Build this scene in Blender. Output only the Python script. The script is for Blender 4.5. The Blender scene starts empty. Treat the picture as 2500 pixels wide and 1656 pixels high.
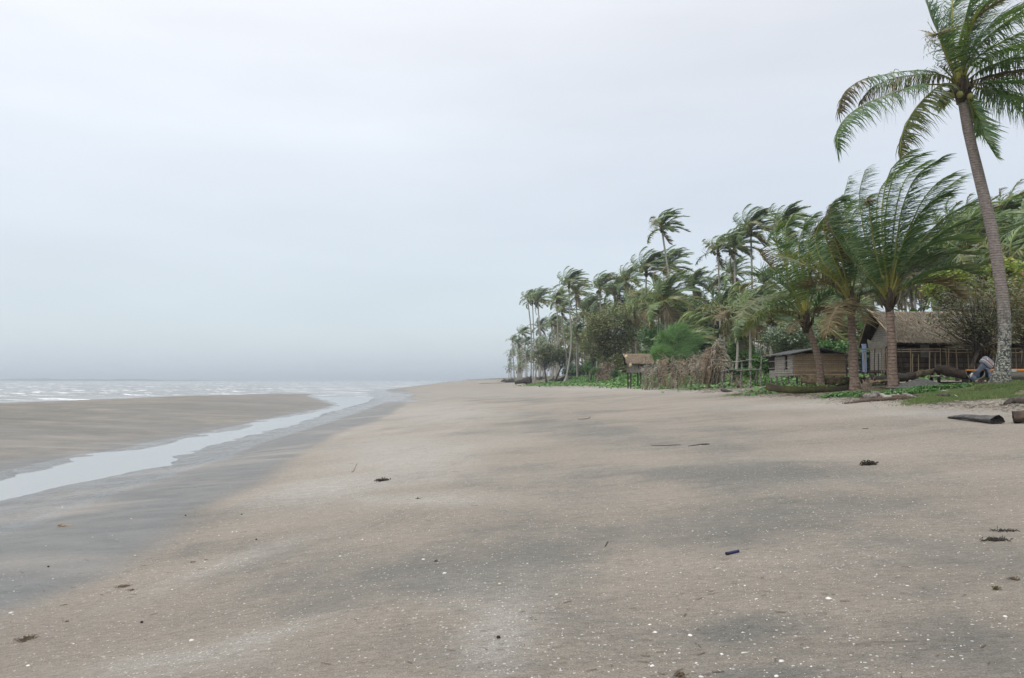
import bpy, math, random
import numpy as np
from mathutils import Vector, Matrix
random.seed(11)
C = bpy.context.scene
COL = C.collection
R = math.radians
V = Vector

# ------------------------------------------------------------------ camera
F = 1907.0; CX, CY = 1250.0, 828.0; EYE = 1.6; PITCH = math.atan(101.0 / F)
cam = bpy.data.cameras.new('camera'); camo = bpy.data.objects.new('camera', cam); COL.objects.link(camo)
cam.sensor_width = 36.0; cam.lens = 36.0 * F / 2500.0
cam.clip_start = 0.1; cam.clip_end = 20000
camo.location = (0, 0, EYE); camo.rotation_euler = (math.pi / 2 + PITCH, 0, 0)
C.camera = camo

# ------------------------------------------------------------------ world and sun
w = bpy.data.worlds.new("World"); C.world = w; w.use_nodes = True
nt = w.node_tree; nt.nodes.clear()
def wn(t, **k):
    n = nt.nodes.new(t)
    for a, b in k.items(): setattr(n, a, b)
    return n
SUN_EL, SUN_AZ = 58, -150
sky = wn('ShaderNodeTexSky', sky_type='NISHITA', sun_disc=False, sun_elevation=R(SUN_EL), sun_rotation=R(SUN_AZ), air_density=1.0, dust_density=2.0)
b1 = wn('ShaderNodeBackground'); b1.inputs[1].default_value = 0.05; NISH = b1
nt.links.new(sky.outputs[0], b1.inputs[0])
tc = wn('ShaderNodeTexCoord'); sep = wn('ShaderNodeSeparateXYZ'); nt.links.new(tc.outputs['Generated'], sep.inputs[0])
ramp = wn('ShaderNodeValToRGB')
e = ramp.color_ramp.elements
e[0].position = 0.0; e[0].color = (0.375, 0.44, 0.52, 1)
e[1].position = 1.0; e[1].color = (1.25, 1.29, 1.33, 1)
x = e.new(0.12); x.color = (0.46, 0.485, 0.505, 1)
x = e.new(0.42); x.color = (0.685, 0.682, 0.675, 1)
nt.links.new(sep.outputs[2], ramp.inputs[0])
mp = wn('ShaderNodeMapping'); mp.inputs['Scale'].default_value = (1.0, 0.8, 4.6); mp.inputs['Rotation'].default_value = (0.0, 0.15, 0.4)
nz = wn('ShaderNodeTexNoise'); nz.inputs['Scale'].default_value = 1.5; nz.inputs['Detail'].default_value = 5; nz.inputs['Roughness'].default_value = 0.5
nt.links.new(tc.outputs['Generated'], mp.inputs[0]); nt.links.new(mp.outputs[0], nz.inputs[0])
mr = wn('ShaderNodeMapRange'); mr.inputs[1].default_value = 0.3; mr.inputs[2].default_value = 0.7; mr.inputs[3].default_value = 0.90; mr.inputs[4].default_value = 1.08
nt.links.new(nz.outputs[0], mr.inputs[0])
# the cloud deck is brighter towards the upper left of the view (over the sea)
mx = wn('ShaderNodeMath', operation='MULTIPLY_ADD'); mx.inputs[1].default_value = -0.22; mx.inputs[2].default_value = 1.0
nt.links.new(sep.outputs[0], mx.inputs[0])
mm = wn('ShaderNodeMath', operation='MULTIPLY'); nt.links.new(mr.outputs[0], mm.inputs[0]); nt.links.new(mx.outputs[0], mm.inputs[1])
b2 = wn('ShaderNodeBackground'); nt.links.new(ramp.outputs[0], b2.inputs[0]); nt.links.new(mm.outputs[0], b2.inputs[1])
ad = wn('ShaderNodeAddShader'); out = wn('ShaderNodeOutputWorld')
nt.links.new(b1.outputs[0], ad.inputs[0]); nt.links.new(b2.outputs[0], ad.inputs[1]); nt.links.new(ad.outputs[0], out.inputs[0])
sl = bpy.data.lights.new('sun', 'SUN'); sl.energy = 1.3; sl.angle = R(18); sl.color = (1, 0.97, 0.92)
so = bpy.data.objects.new('sun', sl); COL.objects.link(so)
sd = V((math.sin(R(SUN_AZ)) * math.cos(R(SUN_EL)), math.cos(R(SUN_AZ)) * math.cos(R(SUN_EL)), math.sin(R(SUN_EL))))
so.rotation_euler = sd.to_track_quat('Z', 'Y').to_euler()
C.view_settings.view_transform = 'Standard'; C.view_settings.look = 'None'
C.view_settings.exposure = 0.2; C.view_settings.gamma = 1.0
C.render.engine = 'CYCLES'
C.cycles.max_bounces = 6; C.cycles.diffuse_bounces = 3; C.cycles.glossy_bounces = 3
C.cycles.transmission_bounces = 3; C.cycles.transparent_max_bounces = 8; C.cycles.volume_bounces = 0

# ------------------------------------------------------------------ helpers
def ray(px, py):
    a = (px - CX) / F; b = -(py - CY) / F
    y = math.cos(PITCH) - b * math.sin(PITCH); z = math.sin(PITCH) + b * math.cos(PITCH)
    return a / y, z / y
def P(px, py, Y):
    a, z = ray(px, py); return V((a * Y, Y, EYE + z * Y))

def vnoise(x, y, seed=0):
    xi = np.floor(x).astype(np.int64); yi = np.floor(y).astype(np.int64)
    fx = x - xi; fy = y - yi; fx = fx * fx * (3 - 2 * fx); fy = fy * fy * (3 - 2 * fy)
    def h(i, j):
        n = (i * 374761393 + j * 668265263 + seed * 974634777) & 0xffffffff
        n = ((n ^ (n >> 13)) * 1274126177) & 0xffffffff
        return ((n ^ (n >> 16)) & 0xffff) / 65535.0
    return (h(xi, yi) * (1 - fx) + h(xi + 1, yi) * fx) * (1 - fy) + (h(xi, yi + 1) * (1 - fx) + h(xi + 1, yi + 1) * fx) * fy
def fbm(x, y, o=4, seed=0):
    s = 0; a = 0.5
    for k in range(o): s = s + a * (vnoise(x * 2 ** k, y * 2 ** k, seed + k) - 0.5); a *= 0.5
    return s
def sm(a, b, x):
    t = np.clip((x - a) / (b - a), 0, 1); return t * t * (3 - 2 * t)

def curve(tab):
    ys = np.array([t[0] for t in tab], float); xs = np.array([t[1] for t in tab], float)
    return lambda Y: np.interp(Y, ys, xs)
cS = curve([(-50, -75), (20, -64), (85, -56), (171, -45.5), (236, -60), (400, -120), (4000, -1500)])
cL = curve([(-20, -12.4), (10, -12.8), (20.2, -13.2), (22.5, -13.6), (25.2, -14), (27.7, -14.4), (29.7, -13.9), (32.8, -14.3), (37.6, -14.5), (43.5, -14.7),
            (55, -15.9), (69, -16.3), (82, -17.9), (105, -25), (127, -32.5), (171, -42), (236, -57), (600, -100), (4000, -420)])
cR = curve([(-20, -10), (10, -10.6), (17, -11.1), (19.1, -11.1), (20.9, -11.2), (23, -11.2), (24.2, -10.7), (25.5, -11.3), (29, -11.9), (35.2, -12.3), (43.9, -12.7), (61, -14.7), (93.5, -17.2),
            (112.7, -20), (150, -27.5), (198, -36), (330, -43), (600, -62), (1500, -130), (4000, -300)])
cW = curve([(-20, -4.5), (7, -4.6), (12.2, -4.9), (17, -5.5), (31, -7.2), (67, -9), (132, -17), (200, -28), (330, -37), (600, -54), (1500, -118), (4000, -280)])
cB = curve([(-50, -0.42), (60, -0.45), (110, -0.6), (150, -0.95), (175, -1.4), (4000, -2.0)])
cT = curve([(-50, 1.5), (42, 1.55), (60, 1.8), (80, 2.3), (120, 2.9), (200, 3.2), (4000, 3.4)])
cU = curve([(-50, .5), (0, 0), (25, -.8), (50, -1.3), (165, -2.5), (250, -6), (400, -17), (700, -44), (1500, -110), (4000, -270)])
def gz(X, Y, detail=True):
    X = np.asarray(X, float); Y = np.asarray(Y, float)
    S, L, Rr, W, B, T = cS(Y), cL(Y), cR(Y), cW(Y), cB(Y), cT(Y)
    u0 = cU(Y)
    ks = [(S - 120, -5.0 + 0 * Y), (S - 25, -2.0 + 0 * Y), (S, -1.0 + 0 * Y), (S * .75 + L * .25, B + 0.0), (S * .35 + L * .65, B), (L, -1.0 + 0 * Y),
          ((L + Rr) / 2, -1.13 + 0 * Y), (Rr, -1.0 + 0 * Y), (W, -.55 + 0 * Y), (np.maximum(u0, W + .5), 0 * Y), (u0 + 5, .34 + 0 * Y), (u0 + 10, .72 + 0 * Y),
          (u0 + 14, 1.08 + 0 * Y), (u0 + 18, T * .5 + .65), (u0 + 24, T), (u0 + 500, T + .6)]
    z = np.where(X < ks[0][0], -5.0, 0.0) + 0.0
    for (xa, za), (xb, zb) in zip(ks[:-1], ks[1:]):
        t = np.clip((X - xa) / np.maximum(xb - xa, 1e-3), 0, 1)
        t = 0.6 * t + 0.4 * t * t * (3 - 2 * t)
        z = np.where((X >= xa) & (X < xb), za + (zb - za) * t, z)
    z = np.where(X >= ks[-1][0], ks[-1][1], z)
    if detail:
        am = 0.05 + 0.10 * sm(12, 20, X - u0)
        z = z + am * fbm(X / 3.0, Y / 7.0, 4, 3) * np.where(Y < 500, 1, 0.3)
        z = z + 0.03 * fbm(X / 0.5, Y / 0.9, 3, 9)
        z = z + 0.07 * fbm(X / 1.8, Y / 1.6, 4, 19) * sm(5.5, .5, X - Rr) * sm(-4, -1, X - L) * np.where(Y < 300, 1, 0)
    return z
def G(X, Y): return float(gz(np.array([X]), np.array([Y]))[0])
def at(px, Y, dz=0.0):
    X = ray(px, 929)[0] * Y; return V((X, Y, G(X, Y) + dz))
def hit(px, py):
    """where the line of sight through a pixel meets the ground"""
    a, z = ray(px, py); Ys = np.geomspace(2.0, 400, 1500)
    d = EYE + z * Ys - gz(a * Ys, Ys)
    k = np.argmax(d < 0) if (d < 0).any() else len(Ys) - 1
    Y = float(Ys[k]); return V((a * Y, Y, G(a * Y, Y)))

def tag(o, label=None, cat=None, group=None, kind=None):
    if label: o['label'] = label
    if cat: o['category'] = cat
    if group: o['group'] = group
    if kind: o['kind'] = kind
    return o
def empty(name, loc, label, cat, group=None):
    o = bpy.data.objects.new(name, None); o.empty_display_size = 0.2; o.location = loc; COL.objects.link(o)
    return tag(o, label, cat, group)
def link(name, me, parent=None, loc=None):
    o = bpy.data.objects.new(name, me); COL.objects.link(o)
    if loc is not None: o.location = loc
    if parent: o.parent = parent
    return o

class MB:
    """collects faces; origin is subtracted so the mesh is local to its thing"""
    def __init__(s, org=(0, 0, 0)): s.v = []; s.f = []; s.m = []; s.o = V(org)
    def add(s, vs, fs, m=0):
        b = len(s.v); s.v.extend([tuple(V(p) - s.o) for p in vs]); s.f.extend([tuple(b + i for i in f) for f in fs]); s.m.extend([m] * len(fs))
    def tube(s, pts, rad, n=6, m=0, cap=True, flat=1.0):
        pts = [V(p) for p in pts]; k = len(pts)
        if not hasattr(rad, '__len__'): rad = [rad] * k
        vs = []; ref = None
        for i, p in enumerate(pts):
            t = (pts[min(i + 1, k - 1)] - pts[max(i - 1, 0)])
            t = t.normalized() if t.length > 1e-9 else V((0, 0, 1))
            if ref is None: ref = V((0, 0, 1)) if abs(t.z) < .9 else V((0, 1, 0))
            a = t.cross(ref)
            if a.length < 1e-3: ref = V((1, 0.1, 0)); a = t.cross(ref)
            a.normalize(); b = a.cross(t); ref = b
            for j in range(n):
                q = 2 * math.pi * j / n
                vs.append(p + a * (math.cos(q) * rad[i]) + b * (math.sin(q) * rad[i] * flat))
        fs = [(i * n + j, i * n + (j + 1) % n, (i + 1) * n + (j + 1) % n, (i + 1) * n + j) for i in range(k - 1) for j in range(n)]
        if cap: fs += [tuple(reversed(range(n))), tuple((k - 1) * n + j for j in range(n))]
        s.add(vs, fs, m)
    def box(s, c, d, rot=None, m=0):
        c = V(c); h = V(d) / 2; q = rot if rot is not None else Matrix.Identity(3)
        vs = [c + q @ V((x * h.x, y * h.y, z * h.z)) for x in (-1, 1) for y in (-1, 1) for z in (-1, 1)]
        s.add(vs, [(0, 1, 3, 2), (4, 6, 7, 5), (0, 4, 5, 1), (2, 3, 7, 6), (0, 2, 6, 4), (1, 5, 7, 3)], m)
    def mesh(s, name, mats, smooth=False):
        me = bpy.data.meshes.new(name); me.from_pydata(s.v, [], s.f)
        for mt in mats: me.materials.append(mt)
        if len(mats) > 1: me.polygons.foreach_set('material_index', s.m)
        if smooth: me.polygons.foreach_set('use_smooth', [True] * len(s.f))
        me.update(); return me
    def build(s, name, mats, parent=None, smooth=False, loc=None):
        if not isinstance(mats, (list, tuple)): mats = [mats]
        return link(name, s.mesh(name, mats, smooth), parent, loc)

# ------------------------------------------------------------------ materials
def mat(name):
    m = bpy.data.materials.new(name); m.use_nodes = True; n = m.node_tree
    b = n.nodes['Principled BSDF']; b.inputs['Specular IOR Level'].default_value = 0.3
    return m, n, b
def N(n, t, ins=None, **k):
    x = n.nodes.new(t)
    for a, b in k.items(): setattr(x, a, b)
    for a, b in (ins or {}).items():
        if isinstance(b, bpy.types.NodeSocket): n.links.new(b, x.inputs[a])
        else: x.inputs[a].default_value = b
    return x
def mixc(n, fac, a, b, bt='MIX'):
    x = n.nodes.new('ShaderNodeMix'); x.data_type = 'RGBA'; x.blend_type = bt
    for i, v in ((0, fac), (6, a), (7, b)):
        if isinstance(v, bpy.types.NodeSocket): n.links.new(v, x.inputs[i])
        else: x.inputs[i].default_value = v if i == 0 else (*v, 1)
    return x.outputs[2]
def mathn(n, op, a, b=0.0, c=None, clamp=False):
    x = n.nodes.new('ShaderNodeMath'); x.operation = op; x.use_clamp = clamp
    for i, v in enumerate((a, b, c)):
        if v is None: continue
        if isinstance(v, bpy.types.NodeSocket): n.links.new(v, x.inputs[i])
        else: x.inputs[i].default_value = v
    return x.outputs[0]
def rng(n, v, a, b, c=0.0, d=1.0):
    return N(n, 'ShaderNodeMapRange', {0: v, 1: a, 2: b, 3: c, 4: d}).outputs[0]
def noise(n, vec, scale, detail=3, rough=0.55):
    return N(n, 'ShaderNodeTexNoise', {'Vector': vec, 'Scale': scale, 'Detail': detail, 'Roughness': rough}).outputs[0]
def bump(n, b, h, strength=0.5, dist=0.02):
    x = N(n, 'ShaderNodeBump', {'Height': h, 'Strength': strength, 'Distance': dist}); n.links.new(x.outputs[0], b.inputs['Normal'])

def rough_mat(name, c1, c2, scale=6, stretch=(1, 1, 1), bs=0.7, bd=0.02, rough=0.85, obj=True, c3=None):
    """weathered natural surface: two or three tones in stretched noise"""
    m, n, b = mat(name); t = N(n, 'ShaderNodeTexCoord')
    v = N(n, 'ShaderNodeMapping', {'Vector': t.outputs['Object'], 'Scale': stretch}).outputs[0]
    a = noise(n, v, scale, 6, .65); a = rng(n, a, .33, .67)
    col = mixc(n, a, c1, c2)
    if c3: col = mixc(n, rng(n, noise(n, v, scale * .37, 4), .52, .62), col, c3)
    rnd = N(n, 'ShaderNodeObjectInfo').outputs['Random']
    col = mixc(n, 1.0, col, mixc(n, rnd, (.8, .8, .8), (1.15, 1.12, 1.1)), 'MULTIPLY')
    n.links.new(col, b.inputs['Base Color']); b.inputs['Roughness'].default_value = rough
    bump(n, b, noise(n, v, scale * 3, 5, .7), bs, bd); return m

def leaf_mat(name, c1, c2, c3=None, trans=0.28, rough=0.36, spec=0.6, back=None):
    """foliage blade: tone differs from leaf to leaf and from frond to frond"""
    m, n, b = mat(name)
    g = N(n, 'ShaderNodeNewGeometry').outputs['Random Per Island']
    rnd = N(n, 'ShaderNodeObjectInfo').outputs['Random']
    col = mixc(n, rng(n, g, 0, 1), c1, c2)
    if c3: col = mixc(n, rng(n, g, .80, .93), col, c3)
    col = mixc(n, 1.0, col, mixc(n, rnd, (.82, .85, .82), (1.3, 1.22, 1.0)), 'MULTIPLY')
    n.links.new(col, b.inputs['Base Color'])
    b.inputs['Roughness'].default_value = rough; b.inputs['Specular IOR Level'].default_value = spec
    tr = N(n, 'ShaderNodeBsdfTranslucent'); n.links.new(mixc(n, 1.0, col, (1.5, 1.6, .7), 'MULTIPLY'), tr.inputs[0])
    mx = N(n, 'ShaderNodeMixShader', {0: trans}); n.links.new(b.outputs[0], mx.inputs[1]); n.links.new(tr.outputs[0], mx.inputs[2])
    n.links.new(mx.outputs[0], n.nodes['Material Output'].inputs[0]); return m

M = {}
M['leaf'] = leaf_mat('palm_leaflet', (.050, .110, .042), (.145, .235, .105), (.24, .25, .15))
M['leaf_y'] = leaf_mat('palm_leaflet_yellowing', (.085, .11, .035), (.17, .19, .07), (.24, .19, .08))
M['leaf_far'] = leaf_mat('palm_leaflet_grove', (.075, .14, .055), (.20, .27, .125), (.27, .27, .16))
M['leaf_brown'] = leaf_mat('palm_leaflet_withered', (.10, .085, .05), (.20, .165, .105), None, .12, .7, .2)
M['leaf_dry'] = leaf_mat('dry_frond', (.18, .165, .148), (.41, .385, .355), (.17, .13, .105), .08, .8, .15)
M['leaf_rust'] = leaf_mat('rusty_dry_frond', (.16, .11, .085), (.29, .235, .195), None, .08, .8, .15)
M['rachis'] = rough_mat('frond_stalk', (.20, .20, .045), (.30, .29, .08), 3, bs=.2)
M['rachis_or'] = rough_mat('orange_frond_stalk', (.38, .20, .03), (.45, .29, .05), 3, bs=.2)
M['rachis_dry'] = rough_mat('dry_frond_stalk', (.16, .12, .09), (.30, .25, .2), 4)
M['husk'] = rough_mat('palm_crown_fibre', (.035, .026, .018), (.11, .08, .05), 9)
M['coconut'] = rough_mat('coconut_husk', (.16, .19, .05), (.24, .2, .08), 4, bs=.2)
M['wood_grey'] = rough_mat('weathered_driftwood', (.11, .10, .092), (.29, .265, .24), 4, (1.2, 5, 5), c3=(.07, .06, .055))
M['wood_drift'] = rough_mat('grey_black_driftwood', (.05, .046, .044), (.20, .19, .18), 3, (1.2, 5, 5), bs=1.0, bd=.03)
M['wood_dark'] = rough_mat('dark_wet_wood', (.028, .023, .02), (.085, .07, .058), 5)
M['wood_pole'] = rough_mat('bamboo_pole', (.26, .19, .12), (.46, .36, .24), 5, (1, 1, .3))
M['wood_pale'] = rough_mat('pale_stick', (.24, .22, .19), (.40, .37, .33), 6)
M['wood_log'] = rough_mat('fallen_palm_log', (.05, .036, .028), (.125, .09, .065), 5)
M['moss'] = rough_mat('mossy_wood', (.11, .082, .05), (.30, .22, .14), 9, c3=(.09, .085, .04), bs=1.0, bd=.04)
M['bark'] = rough_mat('broadleaf_bark', (.05, .042, .036), (.13, .11, .095), 6)
M['thatch'] = None

def trunk_mat(name, c1, c2, lichen=0.0, ring=9.0):
    m, n, b = mat(name); t = N(n, 'ShaderNodeTexCoord').outputs['Object']
    sp = N(n, 'ShaderNodeSeparateXYZ', {0: t}).outputs
    wob = noise(n, t, 2.5, 3)
    zz = mathn(n, 'MULTIPLY_ADD', wob, .35, mathn(n, 'MULTIPLY', sp[2], ring))
    fr = mathn(n, 'FRACT', zz)
    line = rng(n, fr, .0, .28, 0, 1)
    v = N(n, 'ShaderNodeMapping', {'Vector': t, 'Scale': (1, 1, 2.5)}).outputs[0]
    col = mixc(n, rng(n, noise(n, v, 9, 6, .7), .35, .65), c1, c2)
    col = mixc(n, mathn(n, 'MULTIPLY', rng(n, line, 0, 1, .8, 0), rng(n, noise(n, t, 3.5, 4, .7), .38, .6, .25 if lichen else .5, 1)), col, tuple(c * .3 for c in c1))
    if lichen:
        l1 = rng(n, noise(n, t, 5.0, 5, .7), .42, .49)
        l2 = rng(n, noise(n, t, 14.0, 5, .75), .51, .57)
        low = rng(n, sp[2], 3.4, 1.6, 0, 1)
        dark = mathn(n, 'MULTIPLY', l1, low); pale = mathn(n, 'MULTIPLY', l2, low)
        col = mixc(n, dark, col, (.05, .055, .05)); col = mixc(n, pale, col, (.36, .37, .31))
        col = mixc(n, rng(n, sp[2], .55, .15, 0, .75), col, (.06, .06, .04))
    n.links.new(col, b.inputs['Base Color']); b.inputs['Roughness'].default_value = .9
    h = mathn(n, 'ADD', line, mathn(n, 'MULTIPLY', noise(n, v, 14, 5, .7), 1.2)); bump(n, b, h, .6, .025); return m
M['trunk'] = trunk_mat('palm_bark', (.15, .125, .105), (.32, .28, .24))
M['trunk_big'] = trunk_mat('palm_bark_lichen', (.165, .135, .12), (.33, .28, .255), 1.0, 12)
M['trunk_brown'] = trunk_mat('palm_bark_brown', (.12, .085, .066), (.30, .22, .17), 0, 7)
M['trunk_pale'] = trunk_mat('palm_bark_pale', (.23, .21, .18), (.42, .39, .345))

# ------------------------------------------------------------------ sand, land and water
def grid(xs, ys, zf):
    X, Y = np.meshgrid(xs, ys); Z = zf(X, Y)
    v = np.stack([X, Y, Z], -1).reshape(-1, 3); nx, ny = len(xs), len(ys)
    i = (np.arange(ny - 1)[:, None] * nx + np.arange(nx - 1)[None, :]).reshape(-1)
    f = np.stack([i, i + 1, i + nx + 1, i + nx], -1); return X, Y, v, f
def npmesh(name, v, f):
    me = bpy.data.meshes.new(name); me.vertices.add(len(v)); me.vertices.foreach_set('co', v.astype(np.float32).ravel())
    k = f.shape[1]; me.loops.add(len(f) * k); me.loops.foreach_set('vertex_index', f.astype(np.int32).ravel())
    me.polygons.add(len(f)); me.polygons.foreach_set('loop_start', np.arange(len(f), dtype=np.int32) * k)
    try: me.polygons.foreach_set('loop_total', np.full(len(f), k, dtype=np.int32))
    except Exception: pass
    me.update(calc_edges=True); me.polygons.foreach_set('use_smooth', np.ones(len(f), bool)); return me

s = np.linspace(-6.2, 6.2, 640); gx = 7.0 * np.sinh(s)
gy = np.concatenate([np.linspace(-30, 1.5, 14), np.geomspace(1.8, 700, 640), np.geomspace(720, 7000, 40)])
X, Y, gv, gf = grid(gx, gy, gz)
Zf = gv[:, 2].reshape(X.shape)
u = X - cU(Y)
# world positions of the sand's own tone patches (dark mineral sand, pale shelly sand)
px = CX + F * X / np.maximum(Y, .5); drop = np.clip(EYE - Zf, .1, None); py = 929 + F * drop / np.maximum(Y, .5)
def blobs(lst):
    o = np.zeros(X.shape)
    wx = 60 * fbm(X / 2.2, Y / 3.5, 4, 31) * 4; wy = 14 * fbm(X / 1.6 + 9, Y / 3.0, 4, 37) * 4
    for bx, by, rx, ry, sl_, am in lst:
        dx = (px + wx - bx); dy = (py + wy * ry / 60 - by) - sl_ * dx
        o = np.maximum(o, am * np.exp(-((dx / rx) ** 2 + (dy / ry) ** 2) ** 1.0)) if am > 0 else o + am * np.exp(-((dx / rx) ** 2 + (dy / ry) ** 2)) * (Y > 1)
    return np.clip(o, 0, 1)
grey = blobs([(1050, 1400, 420, 75, -.08, 1), (1330, 1330, 380, 60, -.05, 1), (820, 1460, 230, 45, -.25, .9), (1750, 1290, 420, 60, -.1, .8), (1700, 1160, 420, 36, 0, .9),
              (1480, 1045, 260, 22, 0, .9), (1600, 1075, 260, 16, 0, .8), (1350, 1010, 200, 14, 0, .5), (2200, 1370, 380, 90, .1, .8), (1830, 1530, 240, 45, -.1, .75), (2380, 1580, 230, 90, .2, 1),
              (1900, 1640, 260, 30, 0, .6), (2100, 1230, 300, 34, 0, .6), (1850, 950, 300, 10, 0, .6), (1200, 960, 180, 8, 0, .6), (1180, 1180, 200, 24, 0, .35), (2300, 1120, 220, 15, 0, .5),
              (1250, 975, 220, 9, 0, .6), (700, 1560, 240, 26, -.12, .35), (1200, 1600, 160, 60, 0, .45), (1300, 1250, 160, 20, 0, .4)])
pale = blobs([(980, 1110, 230, 60, -.08, 1), (820, 1190, 200, 30, -.2, 1), (1060, 1010, 190, 34, 0, .9), (1040, 1215, 260, 18, 0, .8), (1150, 960, 260, 14, 0, .6), (560, 1370, 260, 18, -.32, .5), (430, 1610, 240, 34, -.1, .75),
              (620, 1560, 200, 22, -.3, .8), (1260, 1540, 90, 110, 0, .95), (1160, 1450, 120, 50, 0, .4), (1000, 1090, 80, 20, 0, .8), (1600, 950, 400, 8, 0, .8), (2000, 990, 260, 10, 0, .7), (2250, 1010, 220, 12, 0, .6), (980, 975, 200, 12, 0, .7), (900, 1050, 120, 20, -.3, .7)])
Wb = cW(Y) + 1.3 * fbm(X / 5, Y / 9, 3, 71) * 2; wet = sm(.5, -.35, X - Wb)
bank = (X < (cL(Y) + cS(Y)) / 2)
wetbar = sm(-4.5, -.3, X - cL(Y)) * (X < cR(Y)); grey = np.where(X < cL(Y) + 1, np.clip(.72 + 2.0 * fbm(X / 14, Y / 4, 4, 91), 0, 1), grey); wet = np.where(X < cL(Y), np.clip(wetbar + sm(3, .5, X - cS(Y)), 0, 1), wet)
wet = np.where((X < cL(Y)) & (X > cS(Y)), np.clip(np.maximum(wet, .45 * sm(-22, -6, X - cL(Y))) + 1.0 * fbm(X / 9, Y / 3, 4, 77), 0, 1), wet)
film = np.where(X > cR(Y), sm(.62, .25, (X - cR(Y)) / np.maximum(cW(Y) - cR(Y), .5)), sm(-1.2, -.1, X - cL(Y)))
veg = sm(-.6, .9, u - (13.2 + .8 * fbm(X / 3, Y / 5, 3, 51) * 4) + np.where(Y > 70, sm(70, 130, Y) * .8, 0))
veg = np.where(Y > 450, sm(0, 10, u - 14), veg)
veg = veg * (1 - .85 * np.exp(-((X - 22) / 9) ** 4 - ((Y - 46) / 10) ** 4))
pool = blobs([(965, 966, 46, 9, 0, 1), (1000, 978, 40, 6, 0, .8), (890, 985, 40, 5, 0, .7), (840, 1000, 50, 5, -.2, .6)])
film = np.clip(film + 1.0 * pool, 0, 1.6); wet = np.clip(wet + pool, 0, 1)
gm = npmesh('beach', gv, gf)
ca = gm.color_attributes.new('mask', 'FLOAT_COLOR', 'POINT')
ca.data.foreach_set('color', np.stack([grey, pale, wet, veg], -1).astype(np.float32).ravel())
fa = gm.attributes.new('film', 'FLOAT', 'POINT'); fa.data.foreach_set('value', film.astype(np.float32).ravel())

m, n, b = mat('sand')
A = N(n, 'ShaderNodeAttribute', attribute_name='mask'); sp = N(n, 'ShaderNodeSeparateColor', {0: A.outputs['Color']}).outputs
gG, gP, gW, gV = sp[0], sp[1], sp[2], A.outputs['Alpha']
gFm = N(n, 'ShaderNodeAttribute', attribute_name='film').outputs['Fac']
t = N(n, 'ShaderNodeTexCoord').outputs['Object']
st = N(n, 'ShaderNodeMapping', {'Vector': t, 'Rotation': (0, 0, .30), 'Scale': (1, 2.4, 1)}).outputs[0]     # wind-drawn streaks
st2 = N(n, 'ShaderNodeMapping', {'Vector': t, 'Rotation': (0, 0, -.1), 'Scale': (.45, 2.0, 1)}).outputs[0]
tan, gr, pl = (.265, .231, .190), (.170, .161, .141), (.355, .332, .294)
f1 = rng(n, noise(n, N(n, 'ShaderNodeMapping', {'Vector': t, 'Scale': (.8, .55, 1)}).outputs[0], .5, 7, .62), .38, .64); f2 = rng(n, noise(n, st, 1.7, 6, .65), .45, .68)
gfac = mathn(n, 'ADD', mathn(n, 'MULTIPLY', gG, 1.15), mathn(n, 'MULTIPLY', mathn(n, 'SUBTRACT', f1, .40), 1.05)); gfac = mathn(n, 'ADD', gfac, mathn(n, 'MULTIPLY', mathn(n, 'SUBTRACT', f2, .5), .45), clamp=True)
col = mixc(n, mathn(n, 'MULTIPLY', gfac, .95), tan, gr)
big_ = rng(n, noise(n, st2, .22, 5, .6), .3, .7, .86, 1.14)
vm = N(n, 'ShaderNodeVectorMath', {0: col}, operation='SCALE'); n.links.new(big_, vm.inputs['Scale']); col = vm.outputs[0]
pf = mathn(n, 'MULTIPLY', gP, rng(n, noise(n, st, 3.0, 6, .7), .3, .6, .25, 1), clamp=True)
col = mixc(n, pf, col, pl)
# thin dark drift lines
dl = rng(n, noise(n, N(n, 'ShaderNodeMapping', {'Vector': t, 'Scale': (.7, 5.5, 1), 'Rotation': (0, 0, .08)}).outputs[0], 1.3, 7, .72), .635, .71)
col = mixc(n, mathn(n, 'MULTIPLY', dl, .55), col, (.12, .105, .09))
# sand grains and broken shell
gn = N(n, 'ShaderNodeTexNoise', {'Vector': t, 'Scale': 95.0, 'Detail': 3, 'Roughness': .8}).outputs[0]
col = mixc(n, 1.0, col, mixc(n, rng(n, gn, .3, .7), (.60, .60, .60), (1.40, 1.40, 1.40)), 'MULTIPLY')
g2 = N(n, 'ShaderNodeTexNoise', {'Vector': st, 'Scale': 11.0, 'Detail': 8, 'Roughness': .85}).outputs[0]
col = mixc(n, 1.0, col, mixc(n, rng(n, g2, .3, .7), (.66, .66, .66), (1.34, 1.34, 1.34)), 'MULTIPLY')
vo = N(n, 'ShaderNodeTexVoronoi', {'Vector': t, 'Scale': 42.0}); vs = N(n, 'ShaderNodeSeparateColor', {0: vo.outputs['Color']}).outputs
dens = mathn(n, 'MULTIPLY', rng(n, noise(n, st, .9, 4, .6), .35, .65, .10, .36), mathn(n, 'ADD', .6, mathn(n, 'MULTIPLY', gP, 1.4)))
spk = mathn(n, 'MULTIPLY', mathn(n, 'LESS_THAN', vs[0], dens), mathn(n, 'LESS_THAN', vo.outputs['Distance'], mathn(n, 'MULTIPLY', vs[1], .42)))
col = mixc(n, mathn(n, 'MULTIPLY', spk, .75), col, (.62, .60, .56))
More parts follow.
